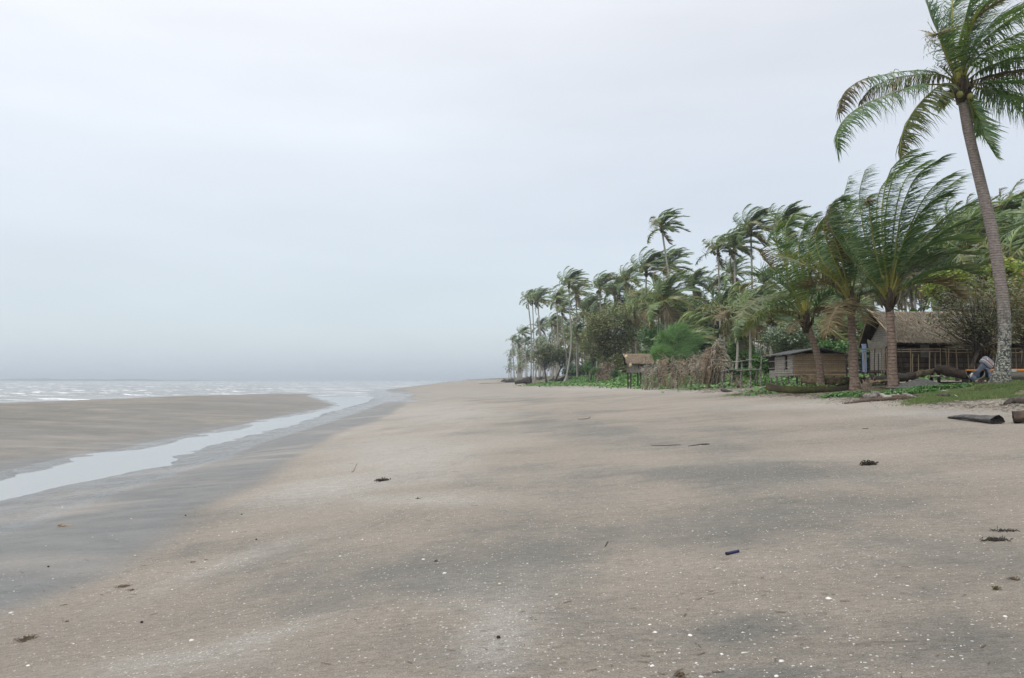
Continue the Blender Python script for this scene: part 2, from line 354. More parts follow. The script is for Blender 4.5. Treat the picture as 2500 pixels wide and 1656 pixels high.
# wet sand
wetc = mixc(n, rng(n, noise(n, st, 1.1, 5, .6), .35, .65), (.108, .105, .096), (.158, .151, .136))
wetc = mixc(n, rng(n, noise(n, N(n, 'ShaderNodeMapping', {'Vector': t, 'Scale': (.5, 1.6, 1)}).outputs[0], .35, 4), .52, .66), wetc, (.225, .20, .168))
wetc = mixc(n, 1.0, wetc, mixc(n, rng(n, g2, .3, .7), (.72, .72, .72), (1.28, 1.28, 1.28)), 'MULTIPLY')
wetc = mixc(n, 1.0, wetc, mixc(n, rng(n, gn, .3, .7), (.82, .82, .82), (1.15, 1.15, 1.15)), 'MULTIPLY')
wetc = mixc(n, mathn(n, 'MULTIPLY', spk, .35), wetc, (.6, .6, .57))
we = mathn(n, 'ADD', gW, mathn(n, 'MULTIPLY', mathn(n, 'MULTIPLY', gW, mathn(n, 'SUBTRACT', 1.0, gW)), mathn(n, 'MULTIPLY', mathn(n, 'SUBTRACT', noise(n, st2, 2.0, 6, .7), .5), 6.0)), clamp=True)
col = mixc(n, we, col, wetc)
soil = mixc(n, rng(n, noise(n, t, 1.2, 6, .7), .38, .6), (.085, .068, .045), (.19, .155, .11))
soil = mixc(n, rng(n, noise(n, t, .6, 5, .7), .47, .56), soil, (.075, .095, .035))
ve = mathn(n, 'ADD', gV, mathn(n, 'MULTIPLY', mathn(n, 'MULTIPLY', gV, mathn(n, 'SUBTRACT', 1.0, gV)), mathn(n, 'MULTIPLY', mathn(n, 'SUBTRACT', noise(n, t, 1.5, 6, .7), .5), 8.0)), clamp=True)
col = mixc(n, ve, col, soil)
n.links.new(col, b.inputs['Base Color'])
rip = N(n, 'ShaderNodeMapping', {'Vector': t, 'Scale': (1.0, 3.2, 1), 'Rotation': (0, 0, .25)}).outputs[0]
rp = noise(n, rip, 3.8, 6, .72)
fl = mathn(n, 'MULTIPLY', rng(n, mathn(n, 'SUBTRACT', rp, mathn(n, 'MULTIPLY', gFm, .10)), .62, .45), rng(n, gFm, .12, .6), clamp=True)
ro = mathn(n, 'SUBTRACT', 0.92, mathn(n, 'MULTIPLY', we, mathn(n, 'ADD', .36, mathn(n, 'MULTIPLY', fl, .49))))
n.links.new(ro, b.inputs['Roughness']); n.links.new(rng(n, we, 0, 1, .15, .75), b.inputs['Specular IOR Level'])
h = mathn(n, 'ADD', mathn(n, 'MULTIPLY', gn, .25), mathn(n, 'MULTIPLY', g2, .9)); h = mathn(n, 'ADD', h, mathn(n, 'MULTIPLY', spk, .35))
h = mathn(n, 'ADD', mathn(n, 'MULTIPLY', h, rng(n, fl, 0, 1, 1, .12)), mathn(n, 'MULTIPLY', mathn(n, 'MULTIPLY', rp, gFm), 3.4))
bump(n, b, h, .8, .024)
gm.materials.append(m)
tag(link('beach', gm), 'grey brown sand beach', 'beach', kind='structure')

# sea and the tidal stream share one level
WL = -1.0
sx = np.concatenate([-np.geomspace(6000, 45, 220), np.linspace(-44.5, -3, 110)])
sy = np.concatenate([np.linspace(-30, 8, 20), np.geomspace(8.5, 900, 560), np.geomspace(930, 9000, 40)])
def wave(X, Y):
    Z = 0 * X
    r = np.random.RandomState(5)
    for k in range(26):
        wl = r.uniform(1.6, 9); a = .012 * wl ** .9; th = r.normal(.25, .5)
        ph = r.uniform(0, 6.28); kx, ky = math.cos(th) * 6.283 / wl, math.sin(th) * 6.283 / wl
        q = np.sin(kx * X + ky * Y + ph); Z = Z + a * (1 - 2 * np.abs(q * .5 + .0) ** 1.1) * 1.0
    am = sm(0, 14, cS(Y) - X) * .9 + .08 * sm(-3, 2, cS(Y) - X) + np.where(Y > 170, .15 * sm(30, 80, cR(Y) - X), 0)
    return WL + Z * np.clip(am, 0, 1) * .55
X2, Y2, wv, wf = grid(sx, sy, wave)
fc = wv[wf].mean(1); isst = (fc[:, 0] > cS(fc[:, 1]) + 9) & (fc[:, 1] < 125)
def sub(name, v, f):
    ids, inv = np.unique(f.ravel(), return_inverse=True); return npmesh(name, v[ids], inv.reshape(f.shape))
m, n, b = mat('sea_water'); t = N(n, 'ShaderNodeTexCoord').outputs['Object']
ws = N(n, 'ShaderNodeMapping', {'Vector': t, 'Scale': (.32, 1.0, 1)}).outputs[0]
fo = mathn(n, 'ADD', mathn(n, 'MULTIPLY', noise(n, ws, .16, 4, .6), .45), mathn(n, 'MULTIPLY', noise(n, ws, .55, 6, .72), .6))
fm = rng(n, fo, .575, .625)
wcol = mixc(n, rng(n, noise(n, ws, .25, 5, .6), .35, .65), (.16, .165, .155), (.26, .262, .25))
n.links.new(mixc(n, fm, wcol, (.80, .81, .82)), b.inputs['Base Color']); n.links.new(rng(n, fm, 0, 1, .22, .8), b.inputs['Roughness'])
b.inputs['Specular IOR Level'].default_value = .5; b.inputs['IOR'].default_value = 1.33
bump(n, b, mathn(n, 'ADD', noise(n, ws, 1.1, 6, .65), mathn(n, 'MULTIPLY', fm, .2)), .9, .22)
me = sub('sea', wv, wf[~isst]); me.materials.append(m); tag(link('sea', me), 'choppy pale grey sea', 'sea', kind='structure')
m, n, b = mat('stream_water'); t = N(n, 'ShaderNodeTexCoord').outputs['Object']
b.inputs['Base Color'].default_value = (.27, .265, .25, 1); b.inputs['Roughness'].default_value = .08; b.inputs['IOR'].default_value = 1.33; b.inputs['Specular IOR Level'].default_value = .9
bump(n, b, noise(n, N(n, 'ShaderNodeMapping', {'Vector': t, 'Scale': (.6, 1.4, 1)}).outputs[0], 3, 6, .7), .3, .02)
me = sub('stream', wv, wf[isst]); me.materials.append(m); tag(link('stream', me), 'calm tidal stream between the sand bank and the beach', 'water', kind='structure')

# faint land far across the water and far along the beach
def hills(name, label, x0, x1, y, h, seed, depth=160):
    xs = np.linspace(x0, x1, 160); ys = np.linspace(y, y + depth, 10)
    def zf(X, Y):
        e = sm(0, .25, (X - x0) / (x1 - x0)) * sm(1, .6, (X - x0) / (x1 - x0)); q = np.sin(np.clip((Y - y) / depth, 0, 1) * math.pi)
        return WL - .5 + (h * (.55 + fbm(X / 60, Y / 60, 5, seed)) + 2.5 * fbm(X / 6, Y / 6, 3, seed)) * e * q
    _, _, v, f = grid(xs, ys, zf); me = npmesh(name, v, f); me.materials.append(HM); tag(link(name, me), label, 'land', kind='structure')
HM, n, b = mat('wooded_land'); n.links.new(mixc(n, noise(n, N(n, 'ShaderNodeTexCoord').outputs['Object'], .1, 5), (.035, .055, .03), (.08, .10, .06)), b.inputs['Base Color'])
hills('hill', 'faint low land across the sea', -3300, -900, 3300, 17, 4)
hills('hill', 'low wooded point far along the beach', -60, 5, 900, 6, 8, 90)

# ------------------------------------------------------------------ palms
WIND = V((1.0, .25, .05)).normalized()
def frond(mb, pts, Lf, nl, r0=.035, wind=.9, droop=.55, wl=.035, mr_=0, ml=1, mtip=None, tip0=.75, seg=3, start=.16, spread=1.0, rnd=random, gap=.09, fold=0.0, tf=1.0):
    """one feather leaf: stalk along pts, nl leaflets to each side blown by the wind"""
    pts = [V(p) for p in pts]
    # catmull-rom resample
    ex = [pts[0] * 2 - pts[1]] + pts + [pts[-1] * 2 - pts[-2]]
    def cr(t):
        t = min(max(t, 0), .9999) * (len(pts) - 1); i = int(t); t -= i
        a, b_, c, d = ex[i], ex[i + 1], ex[i + 2], ex[i + 3]
        return .5 * ((2 * b_) + (c - a) * t + (2 * a - 5 * b_ + 4 * c - d) * t * t + (3 * b_ - a - 3 * c + d) * t ** 3)
    K = 11; cp = [cr(i / (K - 1)) for i in range(K)]
    mb.tube(cp, [r0 * (1.25 - 1.1 * (i / (K - 1)) ** .7) * (1.5 if i == 0 else 1) for i in range(K)], 4, mr_, False, .6)
    chord = cp[-1] - cp[0]; mid = cp[K // 2] - (cp[0] + chord * .5)
    up0 = mid if mid.length > .06 * chord.length else V((0, 0, 1))
    clump = 1.0
    for i in range(nl):
        if rnd.random() < .12: clump = rnd.uniform(.45, 1.1)
        t = start + (1 - start) * (i + rnd.random() * .4) / nl
        p = cr(t); T = (cr(t + .01) - cr(t - .01)).normalized()
        up = (V((0, 0, 1)) * .5 + up0.normalized()); up = (up - T * up.dot(T))
        if up.length < .05: up = V((0, -1, 0)); up = up - T * up.dot(T)
        up.normalize(); S = T.cross(up).normalized()
        q = (t - start) / (1 - start); l = Lf * (0.45 + 1.3 * math.sin(min(q * 1.25 + .22, 1.75)) ** 1.0 - .75) * (1.0 - .55 * max(0, q - .45) / .55)
        l = Lf * min(1.0, .45 + 2.2 * q) * (1 - .56 * max(0, q - .45) / .55)
        for sd_ in (-1, 1):
            if rnd.random() < gap: continue
            ll = l * rnd.uniform(.75, 1.12) * (clump if rnd.random() < .6 else 1)
            d = (S * sd_ * spread + T * (.55 + .9 * q) * tf + up * (.25 - fold)).normalized()
            d = (d + V((rnd.gauss(0, .17), rnd.gauss(0, .17), rnd.gauss(0, .17))) + WIND * wind * .22).normalized()
            o = p; A = []; wd_ = wind * rnd.uniform(.7, 1.2); dr = droop * rnd.uniform(.7, 1.3)
            for k in range(seg + 1):
                wn_ = d.cross(up)
                if wn_.length < .1: wn_ = d.cross(T)
                wn_.normalize(); wd = wl * (1 - (k / seg) ** 1.6 * .92) * (0.75 if k == 0 else 1) * .5
                wv_ = (wn_ * .75 + up * .35 * sd_ + V((0, .3, .3)) * .3).normalized()
                A += [o - wv_ * wd, o + wv_ * wd]
                o = o + d * (ll / seg); d = (d + WIND * wd_ / seg * (.5 + k * .5) + V((0, 0, -1)) * dr / seg * (.4 + k * .6)).normalized()
            mm_ = ml if (mtip is None or t < tip0 + rnd.uniform(-.08, .08)) else mtip
            mb.add(A, [(2 * k, 2 * k + 1, 2 * k + 3, 2 * k + 2) for k in range(seg)], mm_)

def sim_path(az, el, L, wind, grav, nseg=8, rnd=random):
    d = V((math.cos(az) * math.cos(el), math.sin(az) * math.cos(el), math.sin(el))); p = V((0, 0, 0)); out = [p.copy()]
    for i in range(nseg):
        q = (i + .5) / nseg
        p = p + d * (L / nseg); out.append(p.copy())
        d = (d + WIND * wind / nseg * (.3 + 1.4 * q) * (1.15 - max(0, d.dot(WIND)) * .7) + V((0, 0, -1)) * grav / nseg * (.3 + 1.4 * q)).normalized()
    return out

FM = [M['rachis'], M['leaf'], M['leaf_brown'], M['leaf_y'], M['rachis_dry'], M['leaf_dry']]
FMF = [M['rachis'], M['leaf_far'], M['leaf_brown'], M['leaf_y'], M['rachis_dry'], M['leaf_dry']]
def make_proto(k, L=4.3, nf=34, nl=40, wl=.12, wind=2.2, wl_wind=2.4, skirt=1, seg=3, mats=None, spread_top=1.0):
    """one wind-swept crown: a list of frond meshes centred on the growing point, plus the same fronds as one mesh"""
    rr = random.Random(100 + k); fr = []; allb = MB()
    ga = 2.39996
    for i in range(nf + skirt):
        q = i / (nf - 1) if i < nf else 1.0
        az = i * ga + rr.uniform(-.25, .25)
        el = R(80 - 84 * q ** 1.6 + rr.uniform(-8, 8)); ln = L * rr.uniform(.82, 1.08) * (.75 + .25 * min(1, q * 3))
        if i >= nf: el = R(rr.uniform(-65, -30)); ln *= .75
        up_wind = math.cos(az) < -.3
        wi = wind * rr.uniform(.7, 1.25) * (1.25 if up_wind and q < .8 else 1)
        if up_wind and q > .75 and rr.random() < .45: wi *= .15
        p = sim_path(az, el, ln, wi * (1 if i < nf else .5), .45 + .9 * q, rnd=rr)
        b_ = MB(); old = q > .72
        brown = i >= nf or (old and rr.random() < .10)
        args = dict(Lf=1.38, nl=nl, r0=.045, wind=wl_wind * (1 if i < nf else .5), droop=.15 + .6 * q, wl=wl, mr_=4 if brown else 0, ml=2 if brown else (3 if old and rr.random() < .6 else 1),
                    mtip=2 if rr.random() < .3 else None, seg=seg)
        st_ = rr.getstate(); frond(b_, p, rnd=rr, **args); rr.setstate(st_); frond(allb, p, rnd=rr, **args)
        fr.append(b_.mesh('frond', mats or FM))
    # fibrous heart
    hb = MB(); hb.tube([(0, 0, -.75), (0, 0, -.35), (0, 0, 0), (.05, 0, .45)], [.17, .26, .22, .05], 8, 0)
    for q in range(7):
        a = q * .9; hb.tube([(math.cos(a) * .15, math.sin(a) * .15, -.2), (math.cos(a) * .38, math.sin(a) * .38, -.35)], [.09, .12], 5, 1)
    allm = allb.mesh('crown', (mats or FM)); return fr, allm, hb.mesh('crown_heart', [M['husk'], M['coconut']], True)
PROTO = [make_proto(0, mats=FMF), make_proto(1, nf=30, L=4.5, wind=2.2, mats=FMF), make_proto(2, nf=36, L=3.9, wind=1.8, skirt=2, mats=FMF), make_proto(3, nf=24, L=4.3, wind=2.5, skirt=1, mats=FMF),
         make_proto(4, nf=34, L=4.7, wind=1.6, skirt=4, mats=FMF)]
LOW = make_proto(9, L=4.3, nf=14, nl=34, wl=.06, wind=1.0, wl_wind=.9, skirt=0, seg=3)
NOAR = [make_proto(20 + k, nf=22, nl=22, seg=2, wl=.15, L=4.4, wind=w_, skirt=2, mats=FMF) for k, w_ in enumerate((1.9, 2.3, 1.6))]

def spline(pts, k=10):
    pts = [V(p) for p in pts]
    if len(pts) == 2: pts = [pts[0], pts[0].lerp(pts[1], .5), pts[1]]
    ex = [pts[0] * 2 - pts[1]] + pts + [pts[-1] * 2 - pts[-2]]; out = []
    for j in range(k):
        t = min(j / (k - 1), .9999) * (len(pts) - 1); i = int(t); t -= i; a, b_, c, d = ex[i:i + 4]
        out.append(.5 * ((2 * b_) + (c - a) * t + (2 * a - 5 * b_ + 4 * c - d) * t * t + (3 * b_ - a - 3 * c + d) * t ** 3))
    return out
def trunk_mesh(base, pts, r0, r1, swell=1.5, k=14, n=8, mt='trunk', rough_=.03):
    c = spline(pts, k); b_ = MB(base); rad = []
    for i in range(k):
        t = i / (k - 1); z = c[i].z - base.z
        rad.append((r0 + (r1 - r0) * t) * (1 + (swell - 1) * math.exp(-max(z, 0) / .45)) * (1 + random.uniform(-rough_, rough_)))
    b_.tube(c, rad, n, 0); return b_.mesh('trunk', [M[mt]], True)
def palm(base, crown, proto, s, label, group=None, mids=(), r=.15, fronds=True, mt='trunk_pale', rz=0.0, swell=1.6, cat='palm tree', name='coconut_palm', ell=None):
    root = empty(name, base, label, cat, group)
    link('trunk', trunk_mesh(base, [base - V((0, 0, .3))] + list(mids) + [crown], r, r * .68, swell, mt=mt), root)
    fr, allm, heart = proto; loc = crown - base
    def put(nm, me):
        o = link(nm, me, root, loc); o.rotation_euler = (0, 0, rz); o.scale = (s, s, s); return o
    put('crown_heart', heart)
    if fronds:
        for me in fr: put('frond', me)
    else: put('crown', allm)
    return root
# ------------------------------------------------------------------ the large leaning palm and the three palms around the huts
def hero(base, crown, Y, fronds, label, r0, r1, mids, swell=1.6, mt='trunk_big', n=14, k=26, rachis=0, cats='palm tree', nuts=0):
    root = empty('coconut_palm', base, label, cats)
    link('trunk', trunk_mesh(base, [base - V((0, 0, .3))] + mids + [crown], r0, r1, swell, k, n, mt, .035), root)
    hb = MB(base)
    hb.tube([crown + V((0, 0, -.45)), crown + V((0, 0, -.1)), crown + V((0, 0, .25)), crown + V((.05, 0, .8))], [r1 * 1.0, r1 * 1.35, r1 * 1.1, .05], 9)
    for q in range(9):
        a = q * 2.4; d = V((math.cos(a), math.sin(a), 0))
        hb.tube([crown + d * .12 + V((0, 0, -.25)), crown + d * .3 + V((0, 0, .05)), crown + d * .36 + V((0, 0, .45))], [.06, .05, .015], 5)
    hb.build('crown_heart', M['husk'], root, True)
    mats = [M['rachis_or'] if rachis else M['rachis'], M['leaf'], M['leaf_brown'], M['leaf_y'], M['rachis_dry'], M['leaf_rust']]
    rr = random.Random(len(label))
    for f in fronds:
        pl, dy = f[0], f[1]; kw = dict(Lf=.95, nl=118, r0=.045, wl=.046, wind=1.3, droop=.4, rnd=rr); kw.update(f[2] if len(f) > 2 else {})
        n_ = len(pl) - 1; pts = [P(x_, y_, Y + dy * (i / n_) ** 1.0) for i, (x_, y_) in enumerate(pl)]
        b_ = MB(root.location); frond(b_, pts, **kw); b_.build('frond', mats, root)
    for q in range(nuts):
        a = q * 1.3 + 2.6; p = crown + V((math.cos(a) * .27, math.sin(a) * .27 - .05, -.12 - .1 * (q % 3)))
        b_ = MB(root.location); b_.tube([p + V((0, 0, .13)), p + V((0, 0, .09)), p, p - V((0, 0, .09)), p - V((0, 0, .12))], [.02, .085, .115, .08, .01], 9); b_.build('coconut', M['coconut'], root, True)
    return root
Yb = 26.0
H = dict(wind=.9, droop=3.0, Lf=1.2, tf=.6, fold=.75); U_ = dict(wind=3.2, droop=.3, Lf=1.3, tf=.5); D_ = dict(wind=1.3, droop=2.4, Lf=1.25, tf=.6, fold=.5)
bigf = [
 ([(2337, 205), (2288, 178), (2230, 172), (2153, 184), (2102, 196), (2060, 228), (2047, 275)], -1.0, dict(H, mtip=2, tip0=.6)),
 ([(2337, 205), (2300, 184), (2240, 183), (2180, 192), (2130, 215), (2098, 250)], 1.8, dict(H, ml=2)),
 ([(2335, 210), (2255, 206), (2204, 219), (2128, 247), (2077, 276), (2047, 314), (2044, 362)], -2.0, H),
 ([(2335, 208), (2300, 205), (2255, 242), (2224, 281), (2203, 329), (2197, 374)], -1.2, dict(H, wind=1.2, ml=3)),
 ([(2338, 205), (2322, 166), (2303, 120), (2291, 87), (2286, 82)], -1.5, dict(U_, wind=2.8, ml=1, mtip=2, tip0=.75, Lf=1.15)),
 ([(2336, 200), (2315, 130), (2290, 78), (2273, 40), (2260, -8), (2256, -60)], .6, dict(U_, wind=1.2, droop=.5)),
 ([(2338, 200), (2328, 120), (2325, 40), (2328, -50), (2345, -130)], 1.4, U_),
 ([(2342, 200), (2340, 120), (2356, 50), (2372, -10), (2400, -90)], -.3, U_),
 ([(2345, 200), (2352, 120), (2375, 50), (2420, -30), (2480, -90)], 2.0, U_),
 ([(2343, 203), (2352, 150), (2362, 90), (2390, 38), (2446, 3), (2505, -8), (2560, 12)], -1.8, dict(wind=1.0, droop=1.3, ml=3, mtip=2, tip0=.45)),
 ([(2349, 199), (2383, 122), (2434, 71), (2500, 26), (2575, 4)], -.4, dict(D_)),
 ([(2350, 190), (2378, 147), (2446, 102), (2505, 80), (2580, 76)], -1.9, dict(D_, mtip=2, tip0=.8)),
 ([(2355, 204), (2400, 168), (2460, 148), (2530, 138), (2600, 150)], .8, dict(D_, wind=.9, droop=1.3)),
 ([(2355, 206), (2400, 190), (2470, 175), (2550, 185), (2610, 215)], 2.2, dict(D_, ml=2)),
 ([(2358, 208), (2410, 203), (2480, 202), (2540, 212), (2600, 240)], -1.3, dict(D_, mtip=2, tip0=.5)),
 ([(2355, 208), (2421, 222), (2470, 250), (2510, 290), (2545, 345)], -1.6, dict(H, wind=.9)),
 ([(2354, 210), (2400, 216), (2450, 228), (2500, 250), (2540, 285)], 1.2, dict(H, wind=.9)),
 ([(2356, 215), (2372, 250), (2392, 296), (2406, 338), (2431, 382)], -1.0, dict(wind=1.3, droop=.5, Lf=.8, ml=1)),
 ([(2352, 212), (2368, 250), (2378, 290), (2388, 330)], 1.0, dict(wind=.5, droop=1.6, Lf=.6)),
 ([(2340, 210), (2322, 222), (2310, 240), (2300, 262)], 1.3, dict(wind=.6, droop=1.6, Lf=.7, ml=1)),
 ([(2337, 203), (2320, 184), (2302, 168), (2288, 160)], -.6, dict(wind=.4, droop=.3, Lf=.35, nl=18, ml=2)),
 ([(2346, 200), (2360, 150), (2388, 95), (2440, 50), (2500, 20)], 2.6, dict(U_, wind=1.4)),
 ([(2340, 200), (2330, 140), (2318, 90), (2320, 30), (2345, -20)], 2.2, dict(U_, wind=2.2)),
 ([(2344, 198), (2356, 140), (2366, 80), (2398, 20), (2450, -25)], -1.0, dict(U_, wind=1.9)),
 ([(2352, 200), (2392, 150), (2450, 120), (2520, 112), (2590, 125)], 2.4, dict(D_, wind=1.0)),
]
bb = hit(2436, 962); bb = V((ray(2436, 929)[0] * Yb, Yb, G(ray(2436, 929)[0] * Yb, Yb)))
hero(bb, P(2347, 222, Yb), Yb, bigf, 'large leaning coconut palm with lichen mottled trunk at the right edge', .205, .16,
     [P(2446, 915, Yb), P(2452, 850, Yb), P(2451, 760, Yb), P(2440, 675, Yb), P(2421, 560, Yb), P(2390, 430, Yb), P(2364, 320, Yb)], 2.1, nuts=4)

Y2 = 31.0; W2 = dict(wind=4.2, droop=.15, Lf=1.35, tf=.45, wl=.048, nl=130); W3 = dict(W2, wind=2.6, droop=.35)
f2 = [
 ([(2165, 735), (2137, 694), (2094, 651), (2051, 594), (2022, 540), (2030, 500), (2052, 482)], -1.6, W2),
 ([(2165, 728), (2137, 680), (2100, 640), (2068, 590), (2040, 540), (2036, 490)], 1.0, W2),
 ([(2166, 722), (2137, 689), (2095, 620), (2072, 560), (2060, 490), (2072, 432)], -.6, W2),
 ([(2166, 720), (2140, 660), (2117, 600), (2103, 530), (2098, 470), (2112, 415)], .7, W2),
 ([(2168, 720), (2143, 640), (2128, 560), (2121, 500), (2118, 490)], -1.9, dict(W2, mtip=2, tip0=.8, Lf=.8)),
 ([(2170, 715), (2160, 640), (2152, 550), (2158, 470), (2178, 410), (2224, 368)], -.8, W2),
 ([(2172, 715), (2166, 630), (2160, 540), (2178, 440), (2215, 396), (2258, 375)], .8, W2),
 ([(2173, 715), (2186, 620), (2196, 540), (2212, 480), (2242, 425), (2300, 385)], -1.4, W2),
 ([(2175, 715), (2202, 605), (2226, 545), (2252, 490), (2285, 450), (2326, 424)], .2, W2),
 ([(2176, 718), (2214, 620), (2250, 540), (2285, 480), (2348, 432)], 1.6, W2),
 ([(2177, 720), (2202, 656), (2260, 600), (2320, 558), (2384, 532)], -1.8, W3),
 ([(2177, 720), (2210, 640), (2262, 575), (2311, 528), (2388, 486)], -.3, W2),
 ([(2179, 722), (2206, 676), (2252, 637), (2320, 620), (2384, 622)], -1.0, W3),
 ([(2179, 724), (2215, 690), (2270, 665), (2330, 655), (2380, 670)], .9, dict(W3, ml=1)),
 ([(2180, 726), (2215, 700), (2260, 690), (2310, 700), (2350, 730)], -1.9, dict(W3, mtip=2, tip0=.4)),
 ([(2170, 715), (2150, 620), (2140, 540), (2146, 470), (2175, 425)], 1.8, W2),
 ([(2172, 715), (2178, 600), (2190, 500), (2215, 430), (2262, 395)], 2.0, W2),
 ([(2174, 715), (2192, 630), (2222, 560), (2265, 500), (2320, 470)], -2.4, W2),
 ([(2176, 718), (2212, 650), (2262, 600), (2330, 585), (2380, 590)], 2.2, W3),
]
b2_ = at(2180, Y2); hero(b2_, P(2171, 735, Y2), Y2, f2, 'broad coconut palm with ringed trunk fanning its fronds up before the thatched house', .165, .145,
     [P(2179, 900, Y2), P(2178, 850, Y2), P(2175, 800, Y2), P(2173, 765, Y2)], 1.35, 'trunk_brown')
Y3 = 33.0; W4 = dict(wind=1.5, droop=1.4, Lf=1.2, tf=.6, wl=.048, nl=110)
f3 = [
 ([(2072, 735), (2036, 682), (1965, 645), (1930, 630), (1896, 622)], -2.0, dict(W4, ml=3)),
 ([(2074, 735), (2050, 690), (2010, 640), (1990, 590), (2000, 545)], .5, W2),
 ([(2075, 730), (2048, 660), (2022, 600), (2010, 550), (2024, 500)], -1.0, dict(W2, ml=3)),
 ([(2076, 730), (2060, 650), (2044, 590), (2052, 530), (2080, 492)], 1.0, W2),
 ([(2078, 730), (2074, 650), (2070, 580), (2084, 520), (2120, 480)], -.4, W2),
 ([(2080, 730), (2090, 660), (2105, 600), (2130, 560), (2170, 540)], 1.4, W2),
 ([(2082, 732), (2110, 690), (2140, 660), (2185, 650)], .6, W3),
 ([(2082, 735), (2110, 715), (2140, 715), (2160, 740)], 1.2, W4),
 ([(2072, 735), (2040, 705), (2000, 690), (1960, 700)], 1.2, dict(W4, ml=2)),
 ([(2074, 740), (2050, 745), (2030, 775), (2020, 810)], -.8, dict(W4, ml=2, mr_=4)),
 ([(2080, 740), (2098, 752), (2108, 790)], -1.0, dict(W4, ml=2, mr_=4, nl=30)),
 ([(2074, 730), (2056, 640), (2034, 570), (2028, 520)], -1.9, dict(W2, mtip=2, tip0=.3)),
 ([(2073, 733), (2030, 670), (1985, 630), (1960, 580), (1965, 535)], 1.6, W2),
]
b3_ = at(2085, Y3); hero(b3_, P(2078, 745, Y3), Y3, f3, 'dark trunked coconut palm between the small woven hut and the thatched house', .165, .15,
     [P(2085, 890, Y3), P(2082, 840, Y3), P(2079, 790, Y3)], 1.3, 'trunk_brown')
Y4 = 36.0
f4 = [
 ([(1958, 775), (1930, 740), (1895, 728), (1855, 733), (1822, 752), (1808, 775)], -2.0, dict(W4, ml=3)),
 ([(1960, 775), (1925, 770), (1890, 764), (1850, 775), (1825, 800)], .8, dict(W4, ml=3)),
 ([(1962, 770), (1935, 700), (1915, 640), (1895, 590), (1900, 550)], -.8, W3),
 ([(1964, 770), (1950, 690), (1925, 620), (1918, 560), (1935, 525)], .8, W3),
 ([(1966, 770), (1962, 690), (1950, 610), (1960, 560), (1990, 522)], -.3, W2),
 ([(1968, 770), (1975, 690), (1975, 610), (1990, 560), (2015, 530)], -1.4, dict(W2, mtip=2, tip0=.5)),
 ([(1970, 770), (1990, 700), (2010, 650), (2040, 620)], 1.0, W3),
 ([(1962, 772), (1930, 715), (1900, 690), (1868, 670), (1838, 672)], 1.6, W4),
 ([(1972, 778), (2000, 760), (2025, 770), (2045, 800)], -1.0, dict(W4, ml=2, mr_=4)),
 ([(1960, 778), (1940, 790), (1925, 810)], -1.0, dict(W4, ml=2, mr_=4, nl=30, Lf=.6)),
 ([(1972, 775), (2005, 735), (2035, 720), (2060, 730)], -1.6, W4),
 ([(1964, 770), (1942, 720), (1915, 680), (1880, 650), (1850, 610)], -1.9, dict(W3, mtip=2, tip0=.7)),
 ([(1966, 770), (1955, 700), (1935, 640), (1905, 600), (1880, 580)], 1.8, dict(W3)),
 ([(1960, 775), (1925, 748), (1890, 745), (1860, 765), (1845, 790)], 1.5, dict(W4)),
]
b4_ = at(2004, Y4); hero(b4_, P(1968, 790, Y4), Y4, f4, 'short bushy coconut palm leaning left beside the small woven hut', .155, .15,
     [P(2002, 900, Y4), P(1996, 870, Y4), P(1984, 830, Y4)], 1.25, 'trunk_brown')
# young palm with orange stalks in the yard
Y5 = 34.0; O_ = dict(wind=.5, droop=.9, Lf=.75, wl=.05, nl=32, r0=.035, ml=3)
f5 = [([(2392, 868), (2370, 830), (2345, 808), (2312, 798)], -1.2, O_), ([(2392, 868), (2382, 820), (2368, 795), (2340, 782)], .6, O_),
      ([(2395, 866), (2395, 815), (2398, 780), (2412, 750)], -.4, dict(O_, ml=1)), ([(2398, 866), (2412, 820), (2436, 778), (2468, 742)], -.9, O_),
      ([(2400, 866), (2418, 850), (2432, 868), (2442, 895)], -1.4, dict(O_, wind=.3, ml=2)), ([(2400, 866), (2425, 835), (2460, 822), (2490, 835)], .8, O_),
      ([(2392, 866), (2376, 850), (2350, 842), (2325, 850)], -1.6, dict(O_, ml=2))]
hero(at(2394, Y5), P(2396, 872, Y5), Y5, f5, 'young palm with bright orange frond stalks behind the large leaning palm', .12, .12, [], 1.1, 'trunk_brown', rachis=1)

# ------------------------------------------------------------------ palms along the shore, one by one
def shore(base_px, cpx, cpy, Y, k, s, label, mids=(), r=.17, **kw):
    base = at(base_px, Y); crown = P(cpx, cpy, Y)
    return palm(base, crown, PROTO[k], s, label, 'coconut palms along the shore', [P(a, b_, Y) for a, b_ in mids], r, fronds=kw.pop('fronds', Y < 175), rz=random.uniform(-.3, .3), **kw)
shore(1657, 1615, 557, 110, 3, .92, 'palm rising alone and highest on a slim left leaning trunk above the bright bush', [(1649, 800), (1637, 700), (1624, 615)], .18)
shore(1570, 1578, 664, 115, 0, 1.05, 'palm above the small hut with one stray frond to its left', [(1574, 850)])
shore(1640, 1629, 655, 128, 1, 1.1, 'palm half hidden behind the slim trunk of the tallest palm', [(1634, 800)])
shore(1633, 1621, 738, 92, 4, 1.1, 'low broad palm with brown heart and yellow fronds right behind the bright green bush', [(1628, 830)], .2)
shore(1694, 1693, 697, 132, 2, 1.0, 'rounded palm crown just right of the tallest palm trunk above the dark tree')
shore(1742, 1741, 712, 130, 0, .9, 'small palm crown peeping up left of the three tall palms')
shore(1757, 1753, 614, 100, 3, .82, 'leftmost of the three tall palms, thin crown with a raised left frond', [(1758, 780)], .14)
shore(1797, 1793, 607, 98, 1, .9, 'middle of the three tall palms, pale straight trunk', [(1796, 780)], .17)
shore(1836, 1833, 564, 96, 0, .95, 'tallest of the three tall palms, full crown over a straight trunk', [(1836, 700)], .16)
